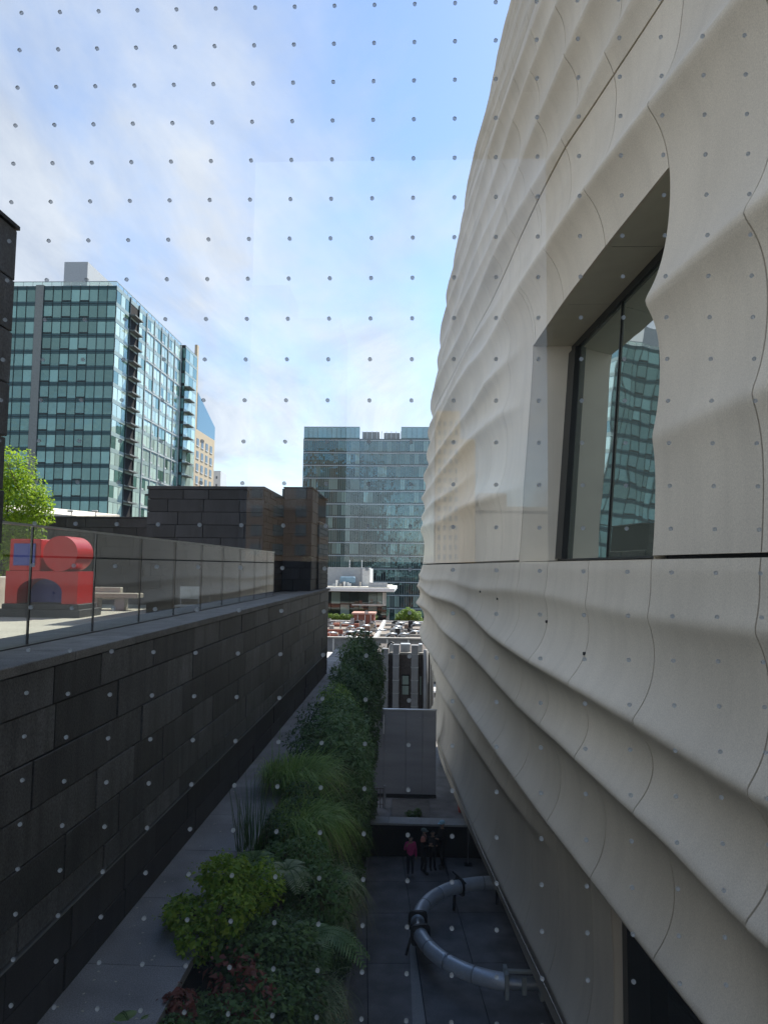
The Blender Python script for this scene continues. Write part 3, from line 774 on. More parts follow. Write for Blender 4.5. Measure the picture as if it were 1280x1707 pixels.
def grass(label, loc, n, base_r, length, width, droop, mat, group, lean_=(0, 0), spread=1.0, seed=0, up=1.0, name='grass_clump', cat='grass'):
    t = thing(name, label, cat, loc, group)
    V, F = blades(n, base_r, length, width, droop, np.random.default_rng(seed), lean_, spread, up=up)
    fastmesh('blades', V, F, mat, t)
    if n > 300:
        V, F = blades(n // 6, base_r * 1.1, length * .95, width * .8, droop * 1.15, np.random.default_rng(seed + 500), lean_, spread * 1.15, up=up * .9)
        fastmesh('dry_blades', V, F, G_STRAW, t)
        V, F = blades(n // 9, base_r * .8, length * 1.3, width * .7, droop * .8, np.random.default_rng(seed + 900), lean_, spread * 1.1, up=up * 1.05)
        fastmesh('stray_blades', V, F, mat, t)
    q = MB().tube([(0, 0, -.12), (0, 0, .03)], [base_r * .55, base_r * .4], 8); q.obj('crown_base', STEM, t)
    return t
def fern(label, loc, nf, length, mat, group, seed=0, lean_=(0, 0)):
    rng = np.random.default_rng(seed)
    t = thing('fern', label, 'fern', loc, group)
    for f_ in range(nf):
        az = 2 * math.pi * f_ / nf + rng.normal() * .3
        L_ = length * rng.uniform(.75, 1.15); d = np.array([math.cos(az) + lean_[0], math.sin(az) + lean_[1]])
        V = []; F = []; rach = []
        N_ = 22
        for i in range(N_ + 1):
            s = i / N_
            rach.append(np.array([d[0] * L_ * s * .8, d[1] * L_ * s * .8, L_ * (.75 * s - .95 * s * s)]))
        sd_ = np.array([-math.sin(az), math.cos(az), 0])
        for i in range(2, N_):
            s = i / N_; pl = L_ * .26 * math.sin(math.pi * min(1, s * .85 + .12)) ** .8
            tg = rach[i + 1] - rach[i - 1]; tg /= np.linalg.norm(tg)
            for sg in (-1, 1):
                e = rach[i] + sd_ * sg * pl + tg * pl * .35 + np.array([0, 0, -pl * .22]); w = L_ / N_ * .42
                b = len(V); mid = (rach[i] + e) / 2
                V += [rach[i] - tg * w * .5, mid - tg * w, e, mid + tg * w, rach[i] + tg * w * .5]
                F += [(b, b + 1, b + 3), (b, b + 3, b + 4), (b + 1, b + 2, b + 3)]
        fr = fastmesh('frond', np.array(V), np.array(F), mat, t)
        MB().tube(rach[::3], .004, 4).obj('midrib', MATS['leaf_mid'], fr)
    return t
GP = 'plants along the ledge'
shrub('lime green small leaved shrub spilling over the ledge in the foreground', (-1.84, 7.15, -3.5),
      [(0, .12, .40, .30, .3, .2), (-.30, -.12, .16, .26, .26, .15), (-.12, .42, .30, .2, .2, .18), (.14, -.28, .26, .24, .26, .22), (.34, .2, .30, .22, .26, .24), (-.42, .1, .05, .16, .2, .12), (-.1, -.42, .05, .22, .2, .16)], 4600, .052, G_LIME, GP, elong=1.7, seed=1)
shrub('mid green skirt of small leaves under the lime green shrub', (-1.5, 6.85, -3.7),
      [(0, 0, .12, .42, .38, .3), (.3, .1, 0, .35, .35, .35), (-.2, .25, .1, .28, .3, .22)], 3600, .055, G_MID, GP, elong=1.9, seed=2)
shrub('bronze red leaved shrub in front of the lime green shrub', (-1.52, 6.35, -3.75), [(0, 0, .22, .26, .2, .2), (.18, -.2, .12, .22, .2, .2)], 230, .07, G_RED, GP, elong=1.7, seed=3)
shrub('small reddish bronze plant lowest on the ledge edge', (-1.84, 5.95, -3.68), [(0, 0, .14, .15, .14, .13)], 150, .065, G_RED, GP, elong=1.8, seed=4)
shrub('low green ground cover at the bottom edge of the photo', (-1.72, 5.7, -3.75), [(-.05, 0, .1, .3, .22, .16), (.2, -.1, .05, .25, .25, .2)], 1500, .045, G_MID, GP, elong=1.5, seed=5)
grass('tall thin upright reeds standing beside the ledge slabs', (-1.98, 9.0, -3.55), 80, .18, .95, .011, .12, G_DARK, GP, spread=.25, seed=6, up=1.0, name='reed_clump', cat='reeds')
fern('dark fern at the foot of the upright reeds', (-1.86, 8.6, -3.5), 9, .5, G_FERN, GP, seed=7)
grass('big bright arching grass mound topping the planting', (-1.88, 11.5, -3.4), 1300, .46, .95, .012, .95, G_GRASS, GP, lean_=(.25, -.12), spread=.62, seed=8)
grass('second arching grass mound hanging below the bright one', (-1.55, 10.1, -3.55), 1200, .42, .85, .011, 1.25, G_GRASS, GP, lean_=(.35, -.15), spread=.55, seed=9)
grass('pale dry grass clump drooping over the outer edge', (-1.2, 9.1, -3.95), 800, .34, .7, .010, 1.4, G_PALE, GP, lean_=(.3, -.1), spread=.5, seed=10)
fern('pale grey green fern above the dark hanging shrub', (-1.42, 8.3, -3.45), 10, .48, G_PALE, GP, seed=11, lean_=(0, -.2))
fern('large fern with long fronds hanging toward the lower terrace', (-1.02, 7.6, -3.8), 11, .6, G_FERN, GP, seed=12, lean_=(.15, -.25))
grass('feathery pale grass beneath the large fern', (-1.05, 7.0, -4.1), 900, .34, .65, .008, 1.2, G_PALE, GP, lean_=(.1, -.3), spread=.5, seed=13)
shrub('dark leafy shrub between the lime shrub and the large fern', (-1.22, 7.1, -3.9), [(0, 0, .2, .4, .45, .35), (.1, -.5, 0, .4, .4, .4)], 3000, .06, G_DARK, GP, seed=14)
shrub('dark green hanging shrub at the bottom centre of the photo', (-1.05, 5.85, -4.3), [(0, 0, .1, .5, .5, .45), (.25, .6, -.1, .35, .4, .5), (-.3, -.3, .1, .3, .3, .3)], 4200, .055, G_DARK, GP, seed=15)
fern('bright fern poking onto the slabs at the bottom left of the planting', (-2.12, 5.62, -3.55), 9, .42, leaf_mat('fern_bright', (.12, .22, .05), (.26, .38, .12), .35), GP, seed=16)
shrub('mid green leafy carpet between the two bronze plants', (-1.42, 5.95, -3.85), [(0, 0, .15, .35, .3, .22), (-.3, .2, .12, .22, .25, .15), (.2, .35, .1, .35, .3, .25)], 2600, .06, G_MID, GP, seed=17, elong=2.0)
shrub('dull green shrub under the pale drooping grass', (-1.3, 8.75, -3.75), [(0, 0, .2, .4, .4, .3), (-.35, .3, .12, .25, .35, .2), (.25, -.4, 0, .4, .4, .4)], 2600, .07, G_MID, GP, seed=18, elong=2.6)
shrub('dark filler shrub between the reeds and the grass mounds', (-1.72, 9.9, -3.65), [(0, 0, .15, .25, .55, .22), (.1, .8, .2, .3, .5, .3)], 1800, .06, G_DARK, GP, seed=19, elong=2.6)
far_spots = [
    (-1.9, 12.9, .9, 'dark shrub just behind the bright grass mound', G_DARK, .085, 2.6),
    (-1.45, 13.4, 1.05, 'broad green shrub with drooping leaves behind the grass mounds', G_FERN, .11, 3.2),
    (-1.98, 14.8, .9, 'reddish tipped dark shrub leaning over the narrow ledge', G_DARK, .07, 2.2),
    (-1.5, 15.2, 1.0, 'leafy green shrub midway along the planting', G_FERN, .12, 3.4),
    (-1.85, 17.0, .95, 'shrub with long drooping leaves midway along the ledge', G_GRASS, .12, 3.6),
    (-1.5, 18.4, 1.0, 'dark bushy shrub past the middle of the ledge', G_DARK, .11, 3),
    (-1.95, 20.3, 1.0, 'green bushy shrub standing wide over the far ledge', G_FERN, .13, 3.2),
    (-1.6, 22.2, 1.05, 'dark shrub before the two far tall bushes', G_DARK, .11, 2.8),
    (-2.1, 24.6, 1.15, 'tall bush near the far end of the ledge', G_MID, .13, 2.6),
    (-2.0, 27.6, 1.35, 'tallest dark bush at the far end of the ledge', G_DARK, .13, 2.4),
]
for i, (x, y, s, lb, mt, sz, el) in enumerate(far_spots):
    shrub(lb, (x, y, -3.6), [(0, 0, .45 * s, .42 * s, .62 * s, .48 * s), (.28 * s, -.35 * s, .12, .4 * s, .5 * s, .5 * s), (.1, .4 * s, .25 * s, .4 * s, .5 * s, .5 * s), (.42 * s, .1, -.5 * s, .3 * s, .6 * s, .6 * s)],
          int(2400 * s), sz, mt, GP, elong=el, seed=30 + i, droop=.55)
# hanging plants on the face of the living wall
names_h = ['upper', 'middle', 'lower']
WG = 'plants hanging on the living wall'
k = 0
for j, z in enumerate((-5.3, -7.2, -9.3)):
    for y in (8.6, 11.2, 14.0, 17.2, 20.8, 24.4, 28.2):
        lb = '%s hanging foliage on the living wall, %s tier, %s' % ('dark green' if k % 3 else 'mid green', names_h[j], ['nearest the camera', 'second from the near end', 'third from the near end', 'at the middle', 'third from the far end', 'second from the far end', 'at the far end'][k % 7])
        r_ = .33 - .05 * j
        t = shrub(lb, (-1.82, y + .6 * j, z), [(.12, 0, 0, r_, 1.2, .7), (.2, .9, -.5, r_ * .85, 1.0, .6), (.1, -.9, .45, r_, 1.0, .65)], 1500, .12, G_DARK if (k % 3) else G_MID, WG, name='hanging_plant', seed=80 + k, elong=2.8, droop=.8)
        k += 1
shrub('pale flowering twig plant low on the living wall', (-1.72, 19.6, -10.3), [(.1, 0, .1, .18, .35, .28)], 160, .08, leaf_mat('leaf_cream', (0.250, 0.270, 0.160), (0.450, 0.440, 0.320), .3), GP, seed=150)
shrub('low green tuft on the pale coping behind the child in pink', (.0, 30.6, -10.36), [(0, 0, .1, .3, .12, .14), (.25, 0, .16, .16, .1, .2)], 420, .10, G_MID, GP, name='low_plant', seed=151)

# ---------------------------------------------------------- trees
def tree(label, loc, h, lobes, n, size, mat, seed, trunk_r=.07, elong=1.7):
    t = thing('tree', label, 'tree', loc)
    rng = np.random.default_rng(seed)
    V, F = leafcloud(n, [l[:3] for l in lobes], [l[3:6] for l in lobes], size, elong=elong, droop=.25, rng=rng, shell=.25)
    fastmesh('crown', V, F, mat, t)
    q = MB(); q.tube([(0, 0, 0), (.03, .02, h * .5), (0, 0, h)], [trunk_r, trunk_r * .75, trunk_r * .5], 8)
    for l in lobes:
        e = np.array(l[:3]); q.tube([(0, 0, h * .7), (e * .5 + np.array([0, 0, h * .45])), e, e + rng.normal(size=3) * .4], [trunk_r * .5, trunk_r * .35, trunk_r * .2, .01], 6)
    q.obj('trunk', STEM, t, smooth=True)
    return t
tree('bright spring green tree behind the red sculpture', (-12.55, 21.3, -1.36), 2.6,
     [(.5, 0, 3.4, .8, .8, .95), (0, .2, 4.1, .75, .8, .95), (-.7, 0, 3.4, .9, .9, 1.0), (.75, -.2, 2.3, .65, .7, .8), (0, -.2, 2.1, .9, .8, .8), (.55, .1, 1.2, .6, .6, .6), (-.9, .1, 4.0, .8, .7, .8), (1.0, .1, 3.1, .5, .5, .7), (.9, 0, 1.7, .5, .5, .7), (.2, .3, .6, .7, .6, .6)], 15000, .10, G_TREE, 201)
tree('round sunlit tree beyond the low roofs beside the glass tower', (-.7, 95, -9.5), 2.2, [(-.7, 0, 2.9, 1.1, 1, .8), (.7, 0, 3.0, 1.1, 1, .85), (0, .3, 3.5, 1.0, 1, .7), (1.3, 0, 2.5, .7, .8, .6), (-1.3, 0, 2.5, .6, .8, .5)], 4200, .22, G_HEDGE, 202, trunk_r=.14)

# ================================================================== MIDDLE DISTANCE
BRICKDARK = surf('grimy_brick', (0.10, 0.085, 0.078), rough=.85, var=.3, scale=1.2, fine=.3, fscale=8)
BRICK = surf('red_brick', (0.30, 0.11, 0.075), rough=.85, var=.2, scale=2, fine=.25, fscale=10)
DUCT = surf('duct_metal', (0.27, 0.285, 0.31), rough=.5, metallic=.35, var=.22, scale=1.2)
ROOFGREY = surf('roof_felt', (0.22, 0.215, 0.21), rough=.9, var=.2, scale=.6)
db = thing('brick_annexe', 'dark grimy brick annexe striped with tall vertical metal ducts', 'building', (-.6, 46, -22))
off(db, B('wall', (-2.3, 44.3, -22), (1.25, 50, -5.3), BRICKDARK))
off(db, B('parapet', (-2.34, 44.24, -5.34), (1.30, 44.5, -5.22), CONC))
for x0, x1, zt in ((-1.95, -1.52, -4.95), (-1.24, -.86, -4.7), (-.12, .30, -4.72)):
    d_ = off(db, B('duct', (x0, 43.8, -12), (x1, 44.2, zt), DUCT, w=.015))
    for z in np.arange(-9.2, zt - .2, .78):
        off(db, B('seam', (x0 - .015, 43.785, float(z)), (x1 + .015, 44.19, float(z) + .035), STEEL))
q = MB(); q.tube([(.76, 44.0, -12), (.76, 44.0, -5.0)], .16, 10); off(db, q.obj('duct', DUCT, smooth=True))
for x in (1.02, 1.12, 1.22):
    q = MB(); q.tube([(x, 44.1, -12), (x, 44.1, -5.1), (x + .05, 44.9, -4.6)], .028, 6); off(db, q.obj('pipe', WHITE, smooth=True))
for z0, z1 in ((-7.15, -6.62), (-7.75, -7.22)):
    w_ = off(db, B('window', (-.66, 44.22, z0), (-.28, 44.32, z1), surf('annexe_pane', (.35, .45, .40), rough=.2)))
    off(db, B('lintel', (-.70, 44.20, z1), (-.24, 44.33, z1 + .06), JOINT))
w_ = off(db, B('window', (.42, 44.22, -7.75), (.50, 44.32, -6.65), MATS['annexe_pane']))
for x0, x1 in ((-1.5, -1.26), (-.8, -.2), (.32, .55)):
    off(db, B('roof_unit', (x0, 44.7, -5.3), (x1, 45.4, -4.75), STEEL, w=.02))
q = MB(); q.tube([(-1.6, 44.4, -5.2), (-1.55, 44.4, -4.75), (-1.35, 44.4, -4.62), (-1.15, 44.4, -4.75), (-1.1, 44.4, -5.0)], .07, 8); off(db, q.obj('bent_pipe', DARKSTEEL, smooth=True))
off(db, B('cable_tray', (1.1, 44.6, -5.2), (1.4, 54, -4.9), STEEL))
for y in np.arange(45, 54, 1.1): off(db, B('tray_rung', (1.06, float(y), -5.0), (1.44, float(y) + .3, -4.83), WHITE))
# grey parapet wall with white pilasters
pw = thing('grey_parapet', 'low grey rooftop wall with thin white posts behind the ducts', 'wall', (-2.5, 56, -22))
off(pw, B('wall', (-9, 56, -22), (1.55, 56.3, -5.6), surf('grey_stucco', (.27, .28, .29), rough=.8, var=.15, rand=0)))
off(pw, B('ledge', (-9, 55.9, -5.6), (1.6, 56.4, -5.48), CONC))
for x in (-6.3, -3.6, -2.1, -.45, 1.0): off(pw, B('post', (x, 55.93, -7.2), (x + .12, 55.995, -5.6), WHITE))
off(pw, B('base_band', (-9, 55.8, -6.75), (1.55, 55.99, -6.62), JOINT))
lw_ = thing('pale_shed', 'pale blue grey shed wall at the far end of the long dark wall', 'building', (-4.6, 40, -22))
off(lw_, B('wall', (-6.2, 38, -22), (-3.55, 44, -5.35), surf('pale_shed_paint', (.36, .40, .42), rough=.7, var=.12)))
off(lw_, B('roof_edge', (-6.3, 37.95, -5.34), (-3.5, 44.05, -5.24), WHITE))
# low flat roofs in the sun
roof = thing('low_roof_building', 'low sunlit flat roofed building cluttered with rooftop units', 'building', (-4, 76, -22))
off(roof, B('wall', (-16, 60, -22), (1.7, 92, -7.12), BRICK))
off(roof, B('roof', (-15.9, 60.1, -7.1), (1.65, 91.9, -7.02), surf('pale_roof', (.20, .17, .145), rough=.9, var=.2, scale=.4)))
off(roof, B('roof_field', (-15.8, 62, -7.0), (-7.2, 72, -6.95), surf('red_roof', (.42, .19, .14), rough=.9, var=.2, scale=.6)))
off(roof, B('parapet', (-3.75, 61, -7.0), (-3.45, 89, -6.55), WHITE))
off(roof, B('parapet', (-15.9, 60.05, -7.0), (1.65, 60.3, -6.7), CONC))
off(roof, B('parapet', (-15.9, 91.5, -7.0), (1.65, 91.8, -6.85), WHITE))
off(roof, B('parapet', (-15.9, 74, -7.0), (-7.3, 74.3, -6.5), BRICK))
R = random.Random(11)
UNITM = [STEEL, surf('brown_unit', (.20, .14, .11), rough=.8), CONC, BRICK, surf('tan_unit', (.40, .32, .23), rough=.7), DARKSTEEL]
unit_words = ['grey', 'white', 'concrete', 'brick red', 'tan', 'dark']
for i in range(95):
    x = R.uniform(-11.5, .8); y = R.uniform(62, 89)
    if abs(x + 3.6) < .8: x += 1.6
    s = R.uniform(.25, .9); h = R.uniform(.15, .75); mi = R.randrange(6) if x < -4 else R.choice([0, 1, 5, 5, 2])
    u = off(roof, B('roof_unit', (x, y, -7.0), (x + s, y + s * R.uniform(.6, 1.2), -7 + h), UNITM[mi], w=.03))
    if R.random() < .5:
        off(roof, B('unit_cap', (x + .1, y - .02, -7 + h), (x + s - .1, y + .3, -7 + h + .08), DARKSTEEL))
for i in range(22):
    x = R.uniform(-9, .4); y = R.uniform(61, 82)
    q = MB(); q.tube([(x, y, -7.0), (x, y, -6.4), (x + .3, y, -6.2), (x + 1.0, y + .2, -6.25)], .09, 7); off(roof, q.obj('vent_pipe', STEEL, smooth=True))
off(roof, B('stair_hut', (-7.4, 88, -7), (-4.85, 91, -5.85), BRICK))
off(roof, B('hut_roof', (-7.6, 87.8, -5.85), (-4.7, 91.2, -5.65), surf('hut_roof_tile', (.45, .25, .2), rough=.8)))
for yw in (66, 71, 78, 84):
    off(roof, B('parapet', (-15.8, yw, -7.0), (-3.8, yw + .25, -6.75), BRICK if yw != 78 else CONC))
    off(roof, B('parapet', (-3.4, yw + 2, -7.0), (1.6, yw + 2.25, -6.78), CONC))
for xc, yc in ((-9.8, 68.5), (-6.2, 75), (-11, 82), (-1.8, 70), (-.6, 80), (-8, 64)):
    ch = off(roof, B('chimney', (xc, yc, -7.0), (xc + .5, yc + .5, -5.95), BRICK if xc < -3 else DARKSTEEL))
for x in (-6.9, -6.0, -5.3): off(roof, B('hut_brace', (x, 87.9, -7), (x + .08, 87.99, -5.86), WHITE))
hd = thing('hedge', 'sunlit clipped green hedge before the glass pavilion', 'hedge', (-9.5, 93.5, -7.0))
V, F = leafcloud(7000, [(-3 + i * .8, 0, .4) for i in range(10)], [(.7, .6, .5)] * 10, .2, rng=np.random.default_rng(77), shell=.3)
fastmesh('foliage', V, F, G_HEDGE, hd)
B('bed', (-4, -.6, -.4), (5, .6, .05), CONC, hd)

cb = thing('cream_street_building', 'sliver of a sunlit cream building in the gap beside the museum', 'building', (9, 145, -22))
off(cb, B('wall', (2.2, 140, -22), (18, 150, -4), surf('cream_wall', (.62, .55, .40), rough=.8)))
for j in range(3):
    for i in range(4): off(cb, B('window', (3 + i * 2.4, 139.9, -20 + j * 5), (4.4 + i * 2.4, 140.05, -17 + j * 5), MATS['dark_joint']))
vn = thing('parked_van', 'white van parked on the street in the gap beside the museum', 'van', (4.2, 118, -22))
MB().bev((-1, -2.6, .45), (1, 1.4, 2.4), .12).obj('body', WHITE, vn)
MB().bev((-1, 1.38, .45), (1, 2.6, 1.5), .15).obj('bonnet', WHITE, vn)
MB().bev((-.85, -2.63, 1.4), (.85, -2.58, 2.1), .02).obj('rear_window', JOINT, vn)
for sx in (-.95, .95):
    for sy in (-1.7, 1.7): MB().tube([(sx - .12, sy, .38), (sx + .12, sy, .38)], .38, 14).obj('wheel', JOINT, vn)
# ---------------------------------------------------------- white roofed glass pavilion
pav = thing('glass_pavilion', 'glass walled pavilion with a wide white flat roof below the glass tower', 'building', (-10, 105, -22))
PG = dark_glass('pavilion_glass', inner=(.03, .045, .045), r0=.10, rand=.5, wob=.004, pale=(.16, .22, .2), pale_amt=.3)
off(pav, B('core', (-24, 98.6, -22), (-3.8, 112, -3.3), JOINT))
xs_ = np.linspace(-16.5, -3.75, 11)
for a, b in zip(xs_[:-1], xs_[1:]):
    off(pav, mk('pane', [(a + .03, 98.5, -6.9), (b - .03, 98.5, -6.9), (b - .03, 98.5, -5.2), (a + .03, 98.5, -5.2)], [(0, 1, 2, 3)], PG))
    off(pav, mk('pane', [(a + .03, 98.5, -5.12), (b - .03, 98.5, -5.12), (b - .03, 98.5, -3.5), (a + .03, 98.5, -3.5)], [(0, 1, 2, 3)], PG))
for a, b in ((98.6, 101.5), (101.6, 105), (105.1, 109)):
    off(pav, mk('pane', [(-3.72, a, -6.9), (-3.72, b, -6.9), (-3.72, b, -3.5), (-3.72, a, -3.5)], [(0, 1, 2, 3)], PG))
off(pav, B('balustrade', (-8.5, 98.38, -5.3), (-3.8, 98.48, -5.12), WHITE))
off(pav, B('column', (-4.25, 98.3, -5.1), (-4.05, 98.49, -3.5), WHITE))
off(pav, B('column', (-3.95, 98.3, -5.1), (-3.82, 98.49, -3.5), WHITE))
off(pav, B('roof', (-24, 96.0, -3.32), (-2.6, 112, -2.85), WHITE, w=.04))
off(pav, B('roof_deck', (-24, 96.6, -2.84), (-3.3, 111.5, -2.7), surf('cream_deck', (.62, .58, .50), rough=.8)))
off(pav, B('penthouse', (-24, 101, -2.7), (-6.5, 108, -.1), surf('penthouse_grey', (.42, .43, .43), rough=.7, var=.08)))
off(pav, B('penthouse', (-7.3, 100.6, -2.7), (-6.2, 108, -.25), surf('louvre_white', (.62, .62, .60), rough=.6)))
off(pav, B('railing', (-6.2, 97.2, -2.7), (-3.6, 97.25, -2.1), surf('rail_grey', (.45, .46, .46), rough=.5)))
off(pav, B('tank', (-10.3, 99.2, -2.3), (-8.2, 100.4, -1.35), surf('tank_blue', (.22, .34, .42), rough=.5), w=.15))
for i in range(9):
    x = R.uniform(-11.5, -7); off(pav, B('roof_unit', (x, R.uniform(98, 99), -2.7), (x + R.uniform(.2, .5), 99.1, -2.7 + R.uniform(.3, .9)), R.choice([STEEL, WHITE, CONC])))
for x in (-9.4, -7.6):
    q = MB(); q.tube([(x, 104, -.1), (x, 104, 1.0)], .05, 6); off(pav, q.obj('mast', WHITE))

# ---------------------------------------------------------- far glass office tower
FAR_Y = 220.0
ft = thing('glass_office_tower', 'wide blue green glass office tower at the end of the gap', 'building', (-14, 235, -22))
off(ft, B('core', (-34.6, FAR_Y + .4, -22), (18, 255, 40.0), surf('office_core', (.02, .025, .025), rough=.8)))
TG = dark_glass('office_glass', inner=(.03, .055, .05), r0=.13, tint=(.45, .86, .95), rand=.95, wob=.06, pale=(.20, .27, .23), pale_amt=.3)
TG2 = dark_glass('office_screen_glass', inner=(.10, .22, .24), r0=.16, tint=(.8, 1, 1), rand=.2, wob=.01, pale_amt=0)
SLABM = surf('slab_edge', (.46, .50, .50), rough=.6, var=.05)
MULL = surf('grey_mullion', (.15, .18, .18), rough=.5, var=.05)
secs = [(-34.9, -17.3, 13, 0.0), (-17.3, -4.5, 9, .35), (-4.5, 15.6, 14, -.05)]
fl = [40.0 - 4.02 * i for i in range(14)]
pane_cache = {}
def pane_mesh(w, h, mat, key):
    k_ = (round(w, 3), round(h, 3), key)
    if k_ not in pane_cache:
        me = bpy.data.meshes.new('pane'); me.from_pydata([(0, 0, 0), (w, 0, 0), (w, 0, h), (0, 0, h)], [], [(0, 1, 2, 3)]); me.materials.append(mat); me.update()
        pane_cache[k_] = me
    return pane_cache[k_]
ft_loc = Vector(ft.location)
for (x0, x1, n, dy_) in secs:
    w = (x1 - x0) / n
    for j, z in enumerate(fl):
        if z < -14: break
        for i in range(n):
            o = inst('pane', pane_mesh(w - .12, 3.2, TG, 'o'), ft, Vector((x0 + i * w + .06, FAR_Y + dy_, z - 3.85)) - ft_loc, rot=(R.gauss(0, .004), 0, R.gauss(0, .006)))
        sl = off(ft, B('floor_slab', (x0, FAR_Y + dy_ - .15, z - .56), (x1, FAR_Y + .39, z - .27), SLABM))
        off(ft, B('spandrel', (x0, FAR_Y + dy_ - .02, z - .26), (x1, FAR_Y + .38, z + .12), surf('office_spandrel', (.035, .06, .06), rough=.5)))
    for i in range(2 * n + 1):
        x = x0 + i * w / 2
        off(ft, B('mullion', (x - .10, FAR_Y + dy_ - .12, -14), (x + .10, FAR_Y + dy_ - .025, 40.0), MULL))
for x0, x1, n in ((-34.9, -17.3, 12), (-4.3, 15.6, 12)):
    w = (x1 - x0) / n
    for i in range(n): inst('screen_pane', pane_mesh(w - .1, 3.3, TG2, 's'), ft, Vector((x0 + i * w + .05, FAR_Y - .1, 40.35)) - ft_loc)
    off(ft, B('screen_cap', (x0, FAR_Y - .15, 43.68), (x1, FAR_Y + .1, 43.85), MULL))
    off(ft, B('screen_back', (x0, FAR_Y + .1, 40.1), (x1, FAR_Y + .3, 43.6), surf('screen_back', (.1, .2, .2), rough=.6)))
off(ft, B('roof_plant', (-16.8, FAR_Y + 6, 40.0), (-11.5, FAR_Y + 10, 43.4), surf('plant_grey', (.25, .24, .22), rough=.8, var=.3)))
off(ft, B('roof_plant', (-10, FAR_Y + 6, 40.0), (-4.9, FAR_Y + 10, 43.1), MATS['plant_grey']))
for x in np.arange(-17, -4.5, 1.55): off(ft, B('plant_post', (float(x), FAR_Y + 5.8, 40.0), (float(x) + .18, FAR_Y + 5.95, 43.6), WHITE))

# ---------------------------------------------------------- apartment tower
tw = thing('apartment_tower', 'tall green glass apartment tower with stacked balconies on the left', 'building', (-66, 150, -22))
tl = Vector(tw.location)
TX0, TXM, TX1, TY0, TY1, TZ = -82.0, -73.2, -58.5, 133.0, 172.0, 54.4
off(tw, B('core', (TX0, TY0 + .5, -22), (TX1 - .5, TY1, TZ - .2), surf('tower_core', (.03, .035, .035), rough=.8)))
AG = dark_glass('apartment_glass', inner=(.045, .10, .09), r0=.18, tint=(.60, .95, .90), rand=.6, wob=.05, pale=(.14, .25, .23), pale_amt=.42)
AGL = dark_glass('apartment_glass_sunlit', inner=(.10, .18, .14), r0=.2, tint=(.85, 1, .95), rand=.3, wob=.015, pale=(.55, .68, .58), pale_amt=.72)  # paler copy of the tower glass, sunlight on the side put into its colour
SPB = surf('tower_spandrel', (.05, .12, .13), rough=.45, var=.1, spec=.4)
SPG = surf('tower_spandrel_sunlit', (.34, .42, .38), rough=.3, var=.1)  # lighter spandrel copy, side face brightened by colour as if in sun
MUL2 = surf('tower_mullion', (.03, .045, .045), rough=.5)
LM = surf('light_metal', (.55, .57, .55), rough=.45, var=.05)
FH = 3.2
NF = 20
def front_row(x0, x1, n, y):
    w = (x1 - x0) / n
    for j in range(NF):
        zt = TZ - .85 - j * FH
        if zt < -2: break
        for i in range(n):
            wd = w - .1
            o = inst('pane', pane_mesh(wd, 2.32, AG, 'a'), tw, Vector((x0 + i * w + .05, y, zt - 2.32)) - tl, rot=(R.gauss(0, .003), 0, R.gauss(0, .004)))
            if (i % 2 == 0 and i < n - 3) and j < 15:
                off(tw, B('vent_sash', (x0 + i * w + .08, y - .12, zt - 2.36), (x0 + (i + 1) * w - .08, y - .02, zt - 2.08), MUL2))
        off(tw, B('spandrel', (x0, y - .03, zt + .02), (x1, y + .4, zt + .84), SPB))
        off(tw, B('transom', (x0, y - .09, zt + .40), (x1, y - .035, zt + .46), MUL2))
    for i in range(n + 1):
        x = x0 + i * w
        off(tw, B('mullion', (x - .05, y - .10, -3), (x + .05, y - .035, TZ), MUL2))
front_row(-82.0, -74.6, 4, TY0)
front_row(TXM + .3, TX1, 8, TY0)
off(tw, B('concrete_pier', (-74.5, TY0 - .3, -22), (-72.95, TY0 + .45, TZ + .1), surf('pier_conc', (.27, .28, .26), rough=.8)))
off(tw, B('roof_rail', (TX0, TY0 - .1, TZ + .75), (TX1, TY0, TZ + .88), LM))
for x in np.arange(-81, TX1, 1.9): off(tw, B('rail_post', (float(x), TY0 - .09, TZ), (float(x) + .1, TY0 - .01, TZ + .75), LM))
off(tw, B('rail_glass', (TX0, TY0 - .04, TZ + .05), (TX1, TY0 - .02, TZ + .74), RAILGLASS))
pxx = bpy.data.meshes.new('side_pane')
def side_pane(d, h):
    k_ = ('side', round(d, 3), round(h, 3))
    if k_ not in pane_cache:
        me = bpy.data.meshes.new('pane'); me.from_pydata([(0, 0, 0), (0, d, 0), (0, d, h), (0, 0, h)], [], [(0, 1, 2, 3)]); me.materials.append(AGL); me.update(); pane_cache[k_] = me
    return pane_cache[k_]
bays = [(133.2, 139.6, 3), (144.4, 148.6, 2)] + [(149.2 + i * 4.5, 153.5 + i * 4.5, 2) for i in range(5)]
